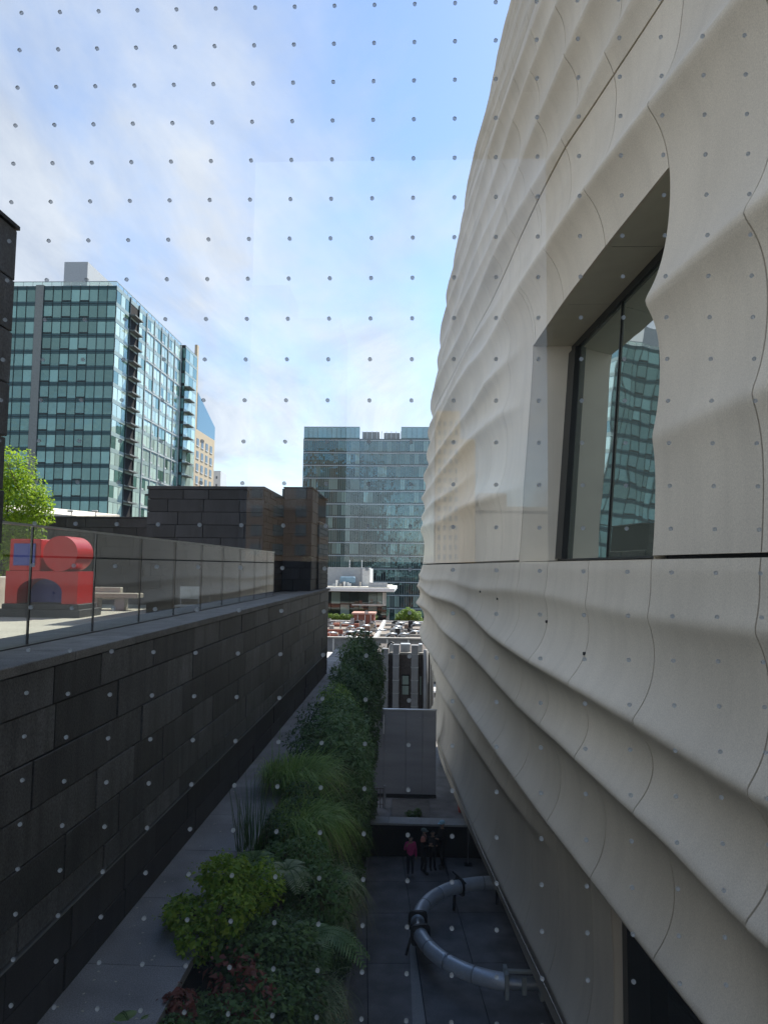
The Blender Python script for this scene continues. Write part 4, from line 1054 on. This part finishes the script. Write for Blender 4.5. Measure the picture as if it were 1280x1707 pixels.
for j in range(NF):
    zt = TZ - .85 - j * FH
    if zt < -2: break
    for (a, b, n) in bays:
        d = (b - a) / n
        for i in range(n):
            inst('pane', side_pane(d - .18, 2.35), tw, Vector((TX1, a + i * d + .09, zt - 2.35)) - tl, rot=(0, R.gauss(0, .003), R.gauss(0, .005)))
        if a > 149:
            off(tw, B('vent_sash', (TX1 + .02, a + .1, zt - 2.4), (TX1 + .1, a + 1.1, zt - 2.0), LM))
    off(tw, B('spandrel', (TX1 - .4, 133.1, zt + .02), (TX1 + .03, TY1, zt + .83), SPG))
    if j % 2 == 1: off(tw, B('band', (TX1 + .03, 148.8, zt + .25), (TX1 + .16, TY1, zt + .5), LM))
    # balcony
    zb_ = zt - 2.7
    if j < 15:
        off(tw, B('balcony_recess', (TX1 - .45, 139.7, zt - 2.6), (TX1 - .02, 144.2, zt + .02), JOINT))
        bl = off(tw, B('balcony', (TX1 - .4, 139.6, zb_ - .12), (TX1 + 1.25, 144.0, zb_ + .14), surf('balcony_slab', (.20, .21, .20), rough=.8)))
        gl_ = B('balcony_glass', (TX1 + 1.17, 139.65, zb_ + .2), (TX1 + 1.23, 143.95, zb_ + 1.15), RAILGLASS); gl_.parent = bl; gl_.matrix_parent_inverse = Matrix.Translation(-tl)
        gl_ = B('balcony_glass', (TX1 + .05, 139.66, zb_ + .2), (TX1 + 1.15, 139.7, zb_ + 1.15), RAILGLASS); gl_.parent = bl; gl_.matrix_parent_inverse = Matrix.Translation(-tl)
        if j > 1:
            b2 = off(tw, B('balcony', (TX1 + .6, 172.4, zb_ - .1), (TX1 + 2.4, 176.5, zb_ + .12), MATS['balcony_slab']))
for y in (139.65, 144.3, 148.75) + tuple(153.5 + 4.5 * i for i in range(5)):
    off(tw, B('pier', (TX1 + .04, y - .10, -6), (TX1 + .2, y + .12, TZ + .2), LM if y > 148 else MUL2))
off(tw, B('roof_rail', (TX1 - .05, 133.0, TZ + .78), (TX1 + .06, TY1, TZ + .9), LM))
for y in np.arange(134, TY1, 2.2): off(tw, B('rail_post', (TX1 - .03, float(y), TZ), (TX1 + .05, float(y) + .12, TZ + .78), LM))
off(tw, B('rail_glass', (TX1, 133.05, TZ + .05), (TX1 + .02, TY1, TZ + .77), RAILGLASS))
# projecting glazed bay at the far end
off(tw, B('bay_core', (TX1 - 6, 172.3, -22), (TX1 + .9, 182, TZ + .6), surf('tower_core', (.03, .035, .035))))
for j in range(16):
    zt = TZ - .3 - j * FH
    inst('pane', pane_mesh(1.35, 2.5, AG, 'b'), tw, Vector((TX1 - .5, 172.25, zt - 2.4)) - tl)
    for k_ in range(3): inst('pane', side_pane(2.9, 2.5), tw, Vector((TX1 + .95, 172.6 + k_ * 3.1, zt - 2.4)) - tl)
    off(tw, B('spandrel', (TX1 + .6, 172.4, zt + .12), (TX1 + .98, 181.9, zt + .75), SPG))
ph = off(tw, B('penthouse', (-78.0, 150, 54), (-72.7, 168, 66.8), surf('penthouse_ribbed', (.50, .51, .51), rough=.6, var=.08)))
for x in np.arange(-77.8, -72.8, .5):
    r_ = B('rib', (float(x), 149.94, 54.2), (float(x) + .12, 149.99, 66.6), surf('rib_grey', (.38, .39, .40), rough=.6)); r_.parent = ph; r_.matrix_parent_inverse = Matrix.Translation(-tl)

# ---------------------------------------------------------- cream tower behind it
ct = thing('cream_tower', 'cream stone tower with a sloping blue glass top behind the green glass apartments', 'building', (-80, 250, -22))
cl = Vector(ct.location)
CREAM = surf('cream_stone', (.62, .50, .34), rough=.8, var=.06)
off(ct, B('wall', (-95, 238, -22), (-75.6, 263, 47), CREAM))
q = MB(); q.add([(-95, 241, 47), (-75.6, 241, 47), (-75.6, 263, 47), (-95, 263, 47), (-95, 241, 62), (-75.6, 241, 60), (-75.6, 263, 52), (-95, 263, 52)],
               [(4, 5, 6, 7), (0, 1, 5, 4), (1, 2, 6, 5), (2, 3, 7, 6), (3, 0, 4, 7)])
off(ct, q.obj('glass_top', dark_glass('blue_top_glass', inner=(.12, .20, .24), r0=.08, tint=(.8, .95, 1), rand=0, wob=0, pale_amt=0)))
off(ct, B('corner_pier', (-76.2, 237.6, -22), (-75.3, 239.4, 76), CREAM))
CW = surf('cream_window', (.10, .13, .15), rough=.2)
for j in range(9):
    for i in range(4):
        y = 241 + i * 5.4; z = 41.5 - j * 4.4
        w_ = off(ct, B('window', (-75.7, y, z), (-75.5, y + 2.6, z + 2.5), CW))
        w2 = off(ct, B('sill', (-75.6, y - .2, z - .3), (-75.4, y + 2.8, z - .02), WHITE))
wt_ = thing('white_far_tower', 'small white and blue tower peeping out beyond the cream tower', 'building', (-86, 305, -22))
off(wt_, B('wall', (-92, 300, -22), (-83.2, 310, 40.5), WHITE))
off(wt_, B('glass_strip', (-92, 299.8, -10), (-88.3, 299.99, 40.2), surf('blue_strip', (.12, .22, .34), rough=.2)))
for j in range(4): off(wt_, B('window', (-85.2, 299.9, 37 - j * 3.4), (-84.6, 299.99, 38.2 - j * 3.4), CW))
# pale canopy and security cameras beyond the garden wall
cn = thing('pale_canopy', 'pale sunlit canopy roof between the green tree and the garden wall', 'canopy', (-21, 42, -22))
q = MB(); q.add([(-26, 40, 3.0), (-19.4, 40, 2.5), (-19.4, 46, 3.0), (-26, 46, 3.6), (-26, 40, 3.25), (-19.4, 40, 2.75), (-19.4, 46, 3.25), (-26, 46, 3.85)], [(0, 3, 2, 1), (4, 5, 6, 7), (0, 1, 5, 4), (1, 2, 6, 5), (2, 3, 7, 6), (3, 0, 4, 7)])
off(cn, q.obj('roof', surf('canopy_cream', (.72, .66, .56), rough=.8)))
for x in (-25, -20): off(cn, B('post', (x, 41, -22), (x + .3, 41.3, 2.5), CONC))
for x, lb in ((-11.92, 'white security camera on the garden wall nearer the green tree'), (-11.05, 'white security camera on the garden wall nearer the dark block')):
    sc_ = thing('security_camera', lb, 'camera', (x, 24.2, 1.63), group='security cameras on the garden wall')
    MB().tube([(0, 0, 0), (0, 0, .18)], .018, 8).obj('post', WHITE, sc_)
    MB().bev((-.13, -.05, .16), (.06, .03, .23), .015).obj('body', WHITE, sc_)
sl_ = thing('street_lamp', 'dark double armed lamp silhouetted against the cream tower', 'lamp', (-16.6, 48, -22))
MB().tube([(0, 0, 0), (0, 0, 27.2)], [.12, .06], 8).obj('post', DARKSTEEL, sl_)
MB().tube([(0, 0, 27.0), (.9, 0, 27.35), (1.9, 0, 27.3)], .04, 6).obj('arm', DARKSTEEL, sl_)
MB().tube([(0, 0, 26.9), (-.8, 0, 27.1), (-1.6, 0, 26.8)], .04, 6).obj('arm', DARKSTEEL, sl_)
MB().bev((1.5, -.15, 27.22), (2.1, .15, 27.34), .03).obj('lamp_head', DARKSTEEL, sl_)
MB().bev((-1.9, -.15, 26.72), (-1.4, .15, 26.84), .03).obj('lamp_head', DARKSTEEL, sl_)

# ================================================================== TERRACE THINGS
# abstract red block sculpture (generic stand-in of the same size and colours)
sc = thing('red_sculpture', 'large red painted sculpture of stacked blocks with blue faces on a dark plinth', 'sculpture', (-9.48, 18.25, -1.36))
MB().bev((-1.05, -.62, 0), (1.12, .62, .20), .01).obj('plinth', PLINTH, sc)
MB().bev((-.95, -.52, .202), (1.03, .52, .33), .01).obj('plinth', PLINTH, sc)
D0, D1 = -.45, .45
def ring_prism(outer, inner):
    n = len(outer); q = MB(); V = []; F = []
    for y in (D0, D1):
        V += [(p[0], y, p[1]) for p in outer]; V += [(p[0], y, p[1]) for p in inner]
    for i in range(n):
        j = (i + 1) % n
        F += [(i, j, n + j, n + i), (2 * n + i, 3 * n + i, 3 * n + j, 2 * n + j), (i, 2 * n + i, 2 * n + j, j), (n + i, n + j, 3 * n + j, 3 * n + i)]
    return q.add(V, F)
def sup(cx_, cz_, rx, rz_, e, n=40, ph_=0):
    P = []
    for a in np.linspace(0, 2 * math.pi, n, endpoint=False):
        c_, s_ = math.cos(a), math.sin(a)
        P.append((cx_ + rx * math.copysign(abs(c_) ** e, c_), cz_ + rz_ * math.copysign(abs(s_) ** e, s_)))
    return P
arch = [(-.92, .335), (-.60, .335)] + [(-.02 + .58 * math.cos(a), .62 + .36 * math.sin(a)) for a in np.linspace(math.pi, 0, 20)] + [(.56, .335), (.96, .335), (.96, 1.16), (-.92, 1.16)]
MB().prism(arch, D0, D1).obj('red_arch', RED, sc)
MB().bev((-.62, .2, .336), (.58, .28, .97), .01).obj('blue_panel', BLUE, sc)
MB().bev((-.86, D0 + .02, 1.162), (-.05, D1 - .02, 1.98), .02).obj('red_cube', RED, sc)
MB().prism([(.47 + .45 * math.cos(a), 1.615 + .45 * math.sin(a)) for a in np.linspace(0, 2 * math.pi, 40, endpoint=False)], D0, D1).obj('red_drum', RED, sc)
MB().bev((-.74, D0 - .02, 1.30), (-.18, D0 + .05, 1.86), .01).obj('blue_panel', BLUE, sc)

bench = thing('stone_bench', 'pale stone slab bench to the right of the red sculpture', 'bench', (-8.75, 21.0, -1.36))
MB().bev((-1.2, -.25, .36), (.62, .25, .50), .015).obj('seat', surf('bench_stone', (.42, .38, .32), rough=.8, fine=.2), bench)
MB().bev((-.9, -.16, 0), (-.6, .16, .36), .01).obj('leg', CONC, bench)
MB().bev((-.1, -.16, 0), (.2, .16, .36), .01).obj('leg', CONC, bench)
MB().bev((-1.2, .252, .3), (-.1, .45, .66), .015).obj('back_block', surf('bench_stone_pale', (.55, .51, .45), rough=.8), bench)
pl_ = thing('white_planter', 'tall white planter box cut by the left edge beside the sculpture', 'planter', (-11.3, 18.7, -1.36))
MB().bev((-.5, -.3, 0), (.38, .3, 1.0), .02).obj('box', surf('planter_white', (.68, .66, .6), rough=.6), pl_)
MB().box((-.42, -.22, 1.001), (.30, .22, 1.01)).obj('soil', MATS['soil'], pl_)
for y, z, n_ in ((14.2, -1.36, 0),):
    cf_ = thing('terrace_chair', 'slim steel chair seen through the far guard panes', 'chair', (-5.0, 15.6, -1.36))
    for sx in (-.2, .2):
        for sy in (-.2, .2): MB().tube([(sx, sy, 0), (sx * .9, sy * .9, .45)], .012, 6).obj('leg', STEEL, cf_)
    MB().bev((-.22, -.22, .45), (.22, .22, .48), .01).obj('seat', STEEL, cf_)
    MB().bev((-.22, .19, .6), (.22, .22, .88), .01).obj('backrest', STEEL, cf_)
    MB().tube([(-.2, .205, .46), (-.2, .205, .87)], .012, 6).obj('back_post', STEEL, cf_)
    MB().tube([(.2, .205, .46), (.2, .205, .87)], .012, 6).obj('back_post', STEEL, cf_)

# ================================================================== LOWER TERRACE THINGS
rg = thing('pipe_sculpture', 'big ring sculpture of jointed galvanised steel pipe on the lower terrace', 'sculpture', (2.95, 22.75, -11.6))
RR, RZ = 2.75, .72
def arc(a0, a1, n=24): return [(RR * math.cos(a), 1.09 * RR * math.sin(a), RZ) for a in np.linspace(math.radians(a0), math.radians(a1), n)]
for a0, a1 in ((84, 138), (138, 178), (192, 225), (225, 261), (279, 330)):
    MB().tube(arc(a0, a1), .215, 18).obj('pipe', PIPE, rg, smooth=True)
MB().tube(arc(177, 193, 8), .15, 14).obj('coupling', surf('worn_steel', (.5, .5, .48), rough=.35, metallic=.7, var=.4, scale=6), rg, smooth=True)
MB().tube(arc(260, 280, 8), .17, 14).obj('coupling', STEEL, rg, smooth=True)
def flange(adeg, mat, s=.30, th=.05):
    a = math.radians(adeg); c_, s_ = math.cos(a), math.sin(a)
    P = np.array(sup(0, 0, s, s, .45, 24)); V = []
    for d in (-th, th):
        for u, v in P:
            V.append((RR * c_ + u * c_ - d * s_, 1.09 * RR * s_ + u * s_ + d * c_, RZ + v))
    n = 24; F = [tuple(range(n)), tuple(range(2 * n - 1, n - 1, -1))] + [(i, i + n, (i + 1) % n + n, (i + 1) % n) for i in range(n)]
    MB().add(V, F).obj('flange', mat, rg)
for aw in (100, 120, 138, 157, 208, 225, 243, 290, 310):
    MB().tube(arc(aw - .35, aw + .35, 3), .221, 18).obj('weld', STEEL, rg, smooth=True)
flange(177, DARKSTEEL); flange(193, DARKSTEEL); flange(118, DARKSTEEL, .28, .03)
q = MB(); a = math.radians(118); q.tube([(RR * math.cos(a) - .25, 1.09 * RR * math.sin(a) + .15, RZ + .42), (RR * math.cos(a) + .2, 1.09 * RR * math.sin(a) - .1, RZ + .12)], .03, 6); q.obj('clamp_bar', DARKSTEEL, rg)
q = MB(); q.tube([(RR * math.cos(a) - .18, 1.09 * RR * math.sin(a) - .1, RZ), (RR * math.cos(a) - .22, 1.09 * RR * math.sin(a) - .18, 0)], .05, 8); q.obj('support', DARKSTEEL, rg)
q = MB(); q.tube([(-RR - .1, -.15, RZ), (-RR - .35, -.45, 0)], .04, 8); q.obj('support', DARKSTEEL, rg)
PALEST = surf('clamp_paint', (.45, .48, .45), rough=.5, var=.15)
for dx_ in (-.45, .45): MB().bev((dx_ - .05, -1.09 * RR - .26, RZ - .3), (dx_ + .05, -1.09 * RR + .26, RZ + .34), .01).obj('clamp', PALEST, rg)
MB().bev((-.5, -1.09 * RR - .05, RZ + .26), (.5, -1.09 * RR + .05, RZ + .34), .01).obj('clamp', PALEST, rg)
MB().bev((-.06, -1.09 * RR - .24, RZ - .18), (.06, -1.09 * RR - .19, RZ + .27), .01).obj('clamp', PALEST, rg)
for ax_ in (90, 300): 
    aa = math.radians(ax_); MB().tube([(RR * math.cos(aa), 1.09 * RR * math.sin(aa), RZ), (RR * math.cos(aa), 1.09 * RR * math.sin(aa), 0)], .05, 8).obj('support', DARKSTEEL, rg)

sg = thing('sign_stand', 'slim sign post standing under the museum wall beside the people', 'sign', (2.2, 29.0, -11.6))
MB().tube([(0, 0, 0), (0, 0, 1.25)], .012, 8).obj('post', STEEL, sg)
MB().bev((-.16, -.16, 0), (.16, .16, .015), .005).obj('base', DARKSTEEL, sg)
MB().bev((-.035, -.02, .85), (.05, .0, 1.5), .005).obj('plate', surf('sign_grey', (.10, .10, .10), rough=.4), sg)
MB().tube([(-.05, -.02, 1.52), (.05, -.02, 1.44)], .012, 6).obj('clip', WHITE, sg)
rc = thing('red_armchair', 'low red seat behind the planter wall under the museum wall', 'chair', (2.38, 31.3, -10.36))
MB().bev((-.3, -.3, .05), (.6, .3, .28), .05).obj('seat', surf('red_plastic', (.45, .07, .05), rough=.5), rc)
MB().bev((-.42, -.3, .05), (-.29, .3, .5), .05).obj('backrest', MATS['red_plastic'], rc)

# ---------------------------------------------------------- people
SKIN = surf('skin', (.42, .26, .18), rough=.6, var=.05)
def person(label, loc, rz, H, joints, colours, hat=None, hair=(.02, .015, .012), group='people on the lower terrace'):
    """one continuous skinned figure; clothes are thin shells lifted off it"""
    p = thing('person', label, 'person', loc, group, rz)
    J = {k_: Vector(v) * H for k_, v in joints.items()}
    edges = [('pelvis', 'waist'), ('waist', 'chest'), ('chest', 'neck'), ('neck', 'chin'), ('chin', 'brow'), ('brow', 'crown')]
    for s in 'lr':
        edges += [('chest', 'sho' + s), ('sho' + s, 'elb' + s), ('elb' + s, 'wri' + s), ('wri' + s, 'palm' + s), ('palm' + s, 'fing' + s),
                  ('pelvis', 'hip' + s), ('hip' + s, 'kne' + s), ('kne' + s, 'ank' + s), ('ank' + s, 'toe' + s)]
    rad = dict(pelvis=.085, waist=.078, chest=.095, neck=.034, chin=.045, brow=.056, crown=.030, sho=.046, elb=.029, wri=.021, palm=.024, fing=.013, hip=.062, kne=.039, ank=.027, toe=.022)
    names = list(J); me = bpy.data.meshes.new('body')
    me.from_pydata([J[k_] for k_ in names], [(names.index(a), names.index(b)) for a, b in edges], [])
    o = bpy.data.objects.new('body', me); COL.objects.link(o)
    sk = o.modifiers.new('skin', 'SKIN'); sk.use_smooth_shade = True
    sv = me.skin_vertices[0].data
    for i, k_ in enumerate(names):
        r = rad.get(k_, rad.get(k_[:-1], .03)) * H * .86
        fx = 1.25 if k_ in ('chest', 'waist', 'pelvis') else 1
        sv[i].radius = (r * fx, r * .9) ; sv[i].use_root = (k_ == 'pelvis')
    ss = o.modifiers.new('sub', 'SUBSURF'); ss.levels = 2; ss.render_levels = 2
    dg = bpy.context.evaluated_depsgraph_get(); ev = o.evaluated_get(dg)
    nm = bpy.data.meshes.new_from_object(ev); bpy.data.objects.remove(o)
    body = bpy.data.objects.new('body', nm); link(body, p)
    nm.materials.clear(); nm.materials.append(SKIN)
    for q_ in nm.polygons: q_.use_smooth = True
    segs = [(a, b) for a, b in edges]
    def region(c):
        best = min(segs, key=lambda e: seg_d(c, J[e[0]], J[e[1]]))
        k_ = best[1]
        if k_[:3] in ('kne', 'ank', 'hip') : return 'trousers'
        if k_[:3] == 'toe': return 'shoe'
        if k_[:4] in ('palm', 'fing') : return 'skin'
        if k_ in ('chin', 'brow', 'crown', 'neck') : return 'neck' if k_ == 'neck' else 'head'
        if k_ == 'waist' and c.z < J['pelvis'].z - .005: return 'trousers'
        return 'jacket'
    def seg_d(c, a, b):
        t = max(0, min(1, (c - a).dot(b - a) / ((b - a).length_squared + 1e-9))); return (c - (a + (b - a) * t)).length
    regs = {}
    for f_ in nm.polygons: regs.setdefault(region(f_.center), []).append(f_)
    def shell(name, faces, mat, grow):
        ids = {}; V = []; F = []
        for f_ in faces:
            q_ = []
            for vi in f_.vertices:
                if vi not in ids:
                    ids[vi] = len(V); V.append(nm.vertices[vi].co + nm.vertices[vi].normal * grow * H)
                q_.append(ids[vi])
            F.append(q_)
        return mk(name, V, F, mat, p, smooth=True)
    shell('jacket', regs.get('jacket', []) + regs.get('neck', [])[: len(regs.get('neck', [])) // 2], colours['jacket'], .010)
    shell('trousers', regs.get('trousers', []), colours['trousers'], .007)
    for s in 'lr':
        shell('shoe', [f_ for f_ in regs.get('shoe', []) if (f_.center - J['toe' + s]).length < (f_.center - J['toe' + ('r' if s == 'l' else 'l')]).length], colours['shoe'], .010)
    if 'yoke' in colours:
        shell('yoke', [f_ for f_ in regs['jacket'] if f_.center.z > J['chest'].z + .01 * H], colours['yoke'], .013)
    hd_ = regs.get('head', [])
    mid = (J['chin'].z + J['brow'].z) / 2
    fw = (J['nose_dir'] - J['brow']) if 'nose_dir' in J else Vector((0, -1, 0))
    fwd = Vector((0, -1, 0))
    hairm = surf('hair_%.2f' % hair[0], hair, rough=.7)
    shell('hair', [f_ for f_ in hd_ if f_.center.z > J['brow'].z + .012 * H or ((f_.center - J['brow']).dot(fwd) < .004 * H and f_.center.z > J['chin'].z + .01 * H)], hairm, .008)
    # nose, eyes
    c = J['brow'] + Vector((0, -.050 * H, -.016 * H))
    MB().bev(c - Vector((.007, .010, .014)) * H, c + Vector((.007, .008, .012)) * H, .006 * H).obj('nose', SKIN, p)
    for sx in (-1, 1):
        e = J['brow'] + Vector((sx * .018 * H, -.046 * H, .0)); MB().bev(e - Vector((.006, .005, .004)) * H, e + Vector((.006, .005, .004)) * H, .003 * H).obj('eye', JOINT, p)
        e = J['brow'] + Vector((sx * .055 * H, .004 * H, -.012 * H)); MB().bev(e - Vector((.006, .010, .014)) * H, e + Vector((.006, .010, .014)) * H, .005 * H).obj('ear', SKIN, p)
    if hat:
        c = J['brow']; n = 18; V = []; F = []
        prof = [(.062, .012), (.064, .030), (.056, .052), (.036, .066), (.0, .071)]
        for r, z in prof:
            for a in np.linspace(0, 2 * math.pi, n, endpoint=False): V.append((c.x + r * H * math.cos(a), c.y + r * H * math.sin(a) * 1.08, c.z + z * H))
        for i in range(len(prof) - 1):
            for k_ in range(n): F.append((i * n + k_, i * n + (k_ + 1) % n, (i + 1) * n + (k_ + 1) % n, (i + 1) * n + k_))
        hm = mk('cap', V, F, hat, p, smooth=True)
        b = MB(); Vb = []
        for zt_ in (.022, .014):
            for a in np.linspace(math.pi * 1.08, math.pi * 1.92, 9): Vb.append((c.x + .060 * H * math.cos(a), c.y + .064 * H * math.sin(a), c.z + zt_ * H))
            for a in np.linspace(math.pi * 1.08, math.pi * 1.92, 9): Vb.append((c.x + .062 * H * math.cos(a), c.y + .064 * H * math.sin(a) - .045 * H * math.sin((a - math.pi * 1.08) / (.84 * math.pi) * math.pi), c.z + (zt_ - .010) * H))
        Fb = []
        for k_ in range(8): Fb += [(k_, k_ + 1, 10 + k_, 9 + k_), (18 + k_, 27 + k_, 28 + k_, 19 + k_), (9 + k_, 10 + k_, 28 + k_, 27 + k_)]
        mk('cap_peak', Vb, Fb, hat, hm)
    return p
def pose(arm='down', stride=.0):
    J = dict(pelvis=(0, 0, .52), waist=(0, 0, .60), chest=(0, .0, .73), neck=(0, .005, .825), chin=(0, -.008, .872), brow=(0, -.004, .930), crown=(0, .004, .972))
    for s, sx in (('l', -1), ('r', 1)):
        J['hip' + s] = (sx * .052, 0, .49); J['kne' + s] = (sx * .055, -.012 + sx * stride, .275); J['ank' + s] = (sx * .056, .012 + sx * stride, .045); J['toe' + s] = (sx * .064, -.075 + sx * stride, .022)
        J['sho' + s] = (sx * .105, .005, .795)
        if arm == 'down':
            J['elb' + s] = (sx * .135, .012, .630); J['wri' + s] = (sx * .14, -.02, .485); J['palm' + s] = (sx * .139, -.03, .445); J['fing' + s] = (sx * .136, -.042, .405)
        elif arm == 'front':
            J['elb' + s] = (sx * .135, -.01, .630); J['wri' + s] = (sx * .07, -.13, .640); J['palm' + s] = (sx * .05, -.165, .652); J['fing' + s] = (sx * .035, -.20, .66)
        elif arm == 'pocket':
            J['elb' + s] = (sx * .155, .03, .635); J['wri' + s] = (sx * .115, -.035, .53); J['palm' + s] = (sx * .10, -.05, .50); J['fing' + s] = (sx * .095, -.055, .475)
        else:
            up = (s == 'l')
            J['elb' + s] = (sx * .15, -.03, .66) if up else (sx * .135, .012, .630)
            J['wri' + s] = (sx * .11, -.10, .77) if up else (sx * .14, -.02, .485)
            J['palm' + s] = (sx * .095, -.12, .81) if up else (sx * .139, -.03, .445)
            J['fing' + s] = (sx * .085, -.13, .845) if up else (sx * .136, -.042, .405)
    return J
BLK = surf('black_cloth', (.012, .012, .015), rough=.8, var=.2)
person('child in a bright pink jacket and dark trousers standing apart', (-.05, 27.8, -11.6), .15, 1.50, pose('raise'), dict(jacket=surf('pink_jacket', (.62, .05, .20), rough=.6, var=.2, scale=8), trousers=surf('navy_jeans', (.03, .035, .05), rough=.8), shoe=surf('grey_shoe', (.25, .25, .25), rough=.7)))
person('person in black coat with an orange and pink collar, left of the trio', (.45, 28.1, -11.6), 1.35, 1.66, pose('front', .05), dict(jacket=BLK, trousers=BLK, shoe=surf('dark_shoe', (.03, .03, .032), rough=.6), yoke=surf('coral_yoke', (.75, .28, .20), rough=.7)), hat=surf('green_grey_cap', (.16, .20, .18), rough=.8))
person('small bareheaded person in dark clothes standing in the middle of the trio', (.80, 28.45, -11.6), .3, 1.48, pose('front'), dict(jacket=surf('charcoal_top', (.02, .02, .024), rough=.8), trousers=BLK, shoe=MATS['dark_shoe']), hair=(.05, .035, .025))
person('tall person in black with a pale blue cap, right of the trio', (1.18, 28.6, -11.6), -1.1, 1.80, pose('front', -.03), dict(jacket=BLK, trousers=BLK, shoe=MATS['dark_shoe']), hat=surf('pale_blue_cap', (.42, .68, .78), rough=.7))

# ================================================================== THE WINDOW WE LOOK THROUGH AND THE BRIDGE ROOM BEHIND IT
GYP = .90
wnd = thing('viewing_window', 'large clear window with a grid of pale bird safety dots in front of everything', 'window', (0, GYP, -1.5))
wl_ = Vector(wnd.location)
off(wnd, mk('pane', [(-2.5, GYP, -1.45), (2.5, GYP, -1.45), (2.5, GYP, 2.85), (-2.5, GYP, 2.85)], [(0, 1, 2, 3)], PANE))
m = MB()
for i in range(-16, 17):
    for j in range(-20, 22):
        cx_ = -.005 + i * .0539; cz_ = .0515 + j * .0540
        if abs(cx_) > .72 or cz_ < -.85 or cz_ > 1.02: continue
        r_ = .0026
        P = [(cx_ + r_ * math.cos(a) * random.uniform(.93, 1.06), cz_ + r_ * math.sin(a) * random.uniform(.93, 1.06)) for a in np.linspace(0, 2 * math.pi, 14, endpoint=False)]
        m.add([(x, GYP - .0025, z) for x, z in P] + [(x, GYP - .0005, z) for x, z in P], [tuple(range(14))] + [(q_, q_ + 14, (q_ + 1) % 14 + 14, (q_ + 1) % 14) for q_ in range(14)])
mdot, t_ = new_mat('frit_dot'); N_ = t_.nodes
d1 = N_.new('ShaderNodeBsdfDiffuse'); d1.inputs[0].default_value = (.85, .87, .86, 1); d2 = N_.new('ShaderNodeBsdfTranslucent'); d2.inputs[0].default_value = (.9, .93, .93, 1)
tr_ = N_.new('ShaderNodeBsdfTransparent'); m1 = N_.new('ShaderNodeMixShader'); m1.inputs[0].default_value = .7; m2 = N_.new('ShaderNodeMixShader'); m2.inputs[0].default_value = .25
o_ = N_.new('ShaderNodeOutputMaterial'); t_.links.new(d1.outputs[0], m1.inputs[1]); t_.links.new(d2.outputs[0], m1.inputs[2]); t_.links.new(m1.outputs[0], m2.inputs[1]); t_.links.new(tr_.outputs[0], m2.inputs[2]); t_.links.new(m2.outputs[0], o_.inputs[0])
dots = off(wnd, m.obj('frit_dots', mdot)); dots['kind'] = 'stuff'
for a, b in (((-2.6, GYP - .05, -1.5), (-2.5, GYP + .05, 2.9)), ((2.5, GYP - .05, -1.5), (2.6, GYP + .05, 2.9)), ((-2.499, GYP - .05, 2.851), (2.499, GYP + .05, 2.93)), ((-2.499, GYP - .05, -1.5), (2.499, GYP + .05, -1.451))):
    off(wnd, B('frame', a, b, DARKSTEEL))
INT = surf('room_wall', (.34, .35, .35), rough=.8, var=.05)
struct(B('room_floor', (-2.7, -2.6, -1.7), (2.7, .98, -1.501), surf('room_floor_timber', (.38, .39, .38), rough=.55, var=.12)))
struct(B('room_ceiling', (-2.7, -2.6, 2.935), (2.7, .98, 3.1), INT))
struct(B('wall_left', (-2.75, -2.6, -1.5), (-2.605, .84, 2.93), INT))
struct(B('wall_right', (2.605, -2.6, -1.5), (2.75, .84, 2.93), INT))
bwl = struct(B('wall_back', (-2.6, -2.6, -1.5), (2.6, -2.4, .03), INT))
for a, b in (((-2.6, -2.6, .031), (-1.05, -2.4, 2.93)), ((.82, -2.6, .031), (2.6, -2.4, 2.93)), ((-1.049, -2.6, 2.62), (.819, -2.4, 2.93))):
    o = B('wall_back_panel', a, b, INT, bwl)
off_b = B('rear_pane', (-1.05, -2.51, .03), (.82, -2.50, 2.62), PANE, bwl)
# buildings behind the viewer, seen only as reflections
bt = thing('beige_tower', 'beige tower behind the viewer, showing faintly as a reflection on the museum wall', 'building', (15, -250, -22))
off(bt, B('wall', (7.5, -270, -22), (16, -250, 56), surf('beige_stone', (.55, .42, .26), rough=.8)))
off(bt, B('wing', (16.01, -270, -22), (21.5, -251, 46), MATS['beige_stone']))
for j in range(15):
    for i in range(4): off(bt, B('window', (8.2 + i * 2, -249.99, 3 + j * 3.4), (9.2 + i * 2, -249.9, 4.8 + j * 3.4), CW))
gb2 = thing('grey_stone_block', 'long grey building behind the viewer, showing faintly as a reflection', 'building', (50, -255, -22))
off(gb2, B('wall', (21.8, -275, -22), (95, -252, 22), surf('grey_limestone', (.30, .29, .27), rough=.8)))
off(gb2, B('upper_storey', (23, -273, 22), (33, -254, 27), MATS['grey_limestone']))
off(gb2, B('cornice', (21.7, -251.9, 20.5), (95, -251.2, 21.8), CONC))
dt = thing('brown_tower', 'tall brown brick tower behind the viewer, mirrored in the glass office tower', 'building', (-70, -265, -22))
off(dt, B('wall', (-120, -285, -22), (-28, -255, 92), surf('brown_brick', (.16, .12, .09), rough=.9)))
off(dt, B('top_storey', (-110, -280, 92), (-48, -258, 106), MATS['brown_brick']))
for j in range(12):
    for i in range(11): off(dt, B('window', (-117 + i * 8.2, -254.99, 4 + j * 7), (-113 + i * 8.2, -254.8, 8 + j * 7), CW))
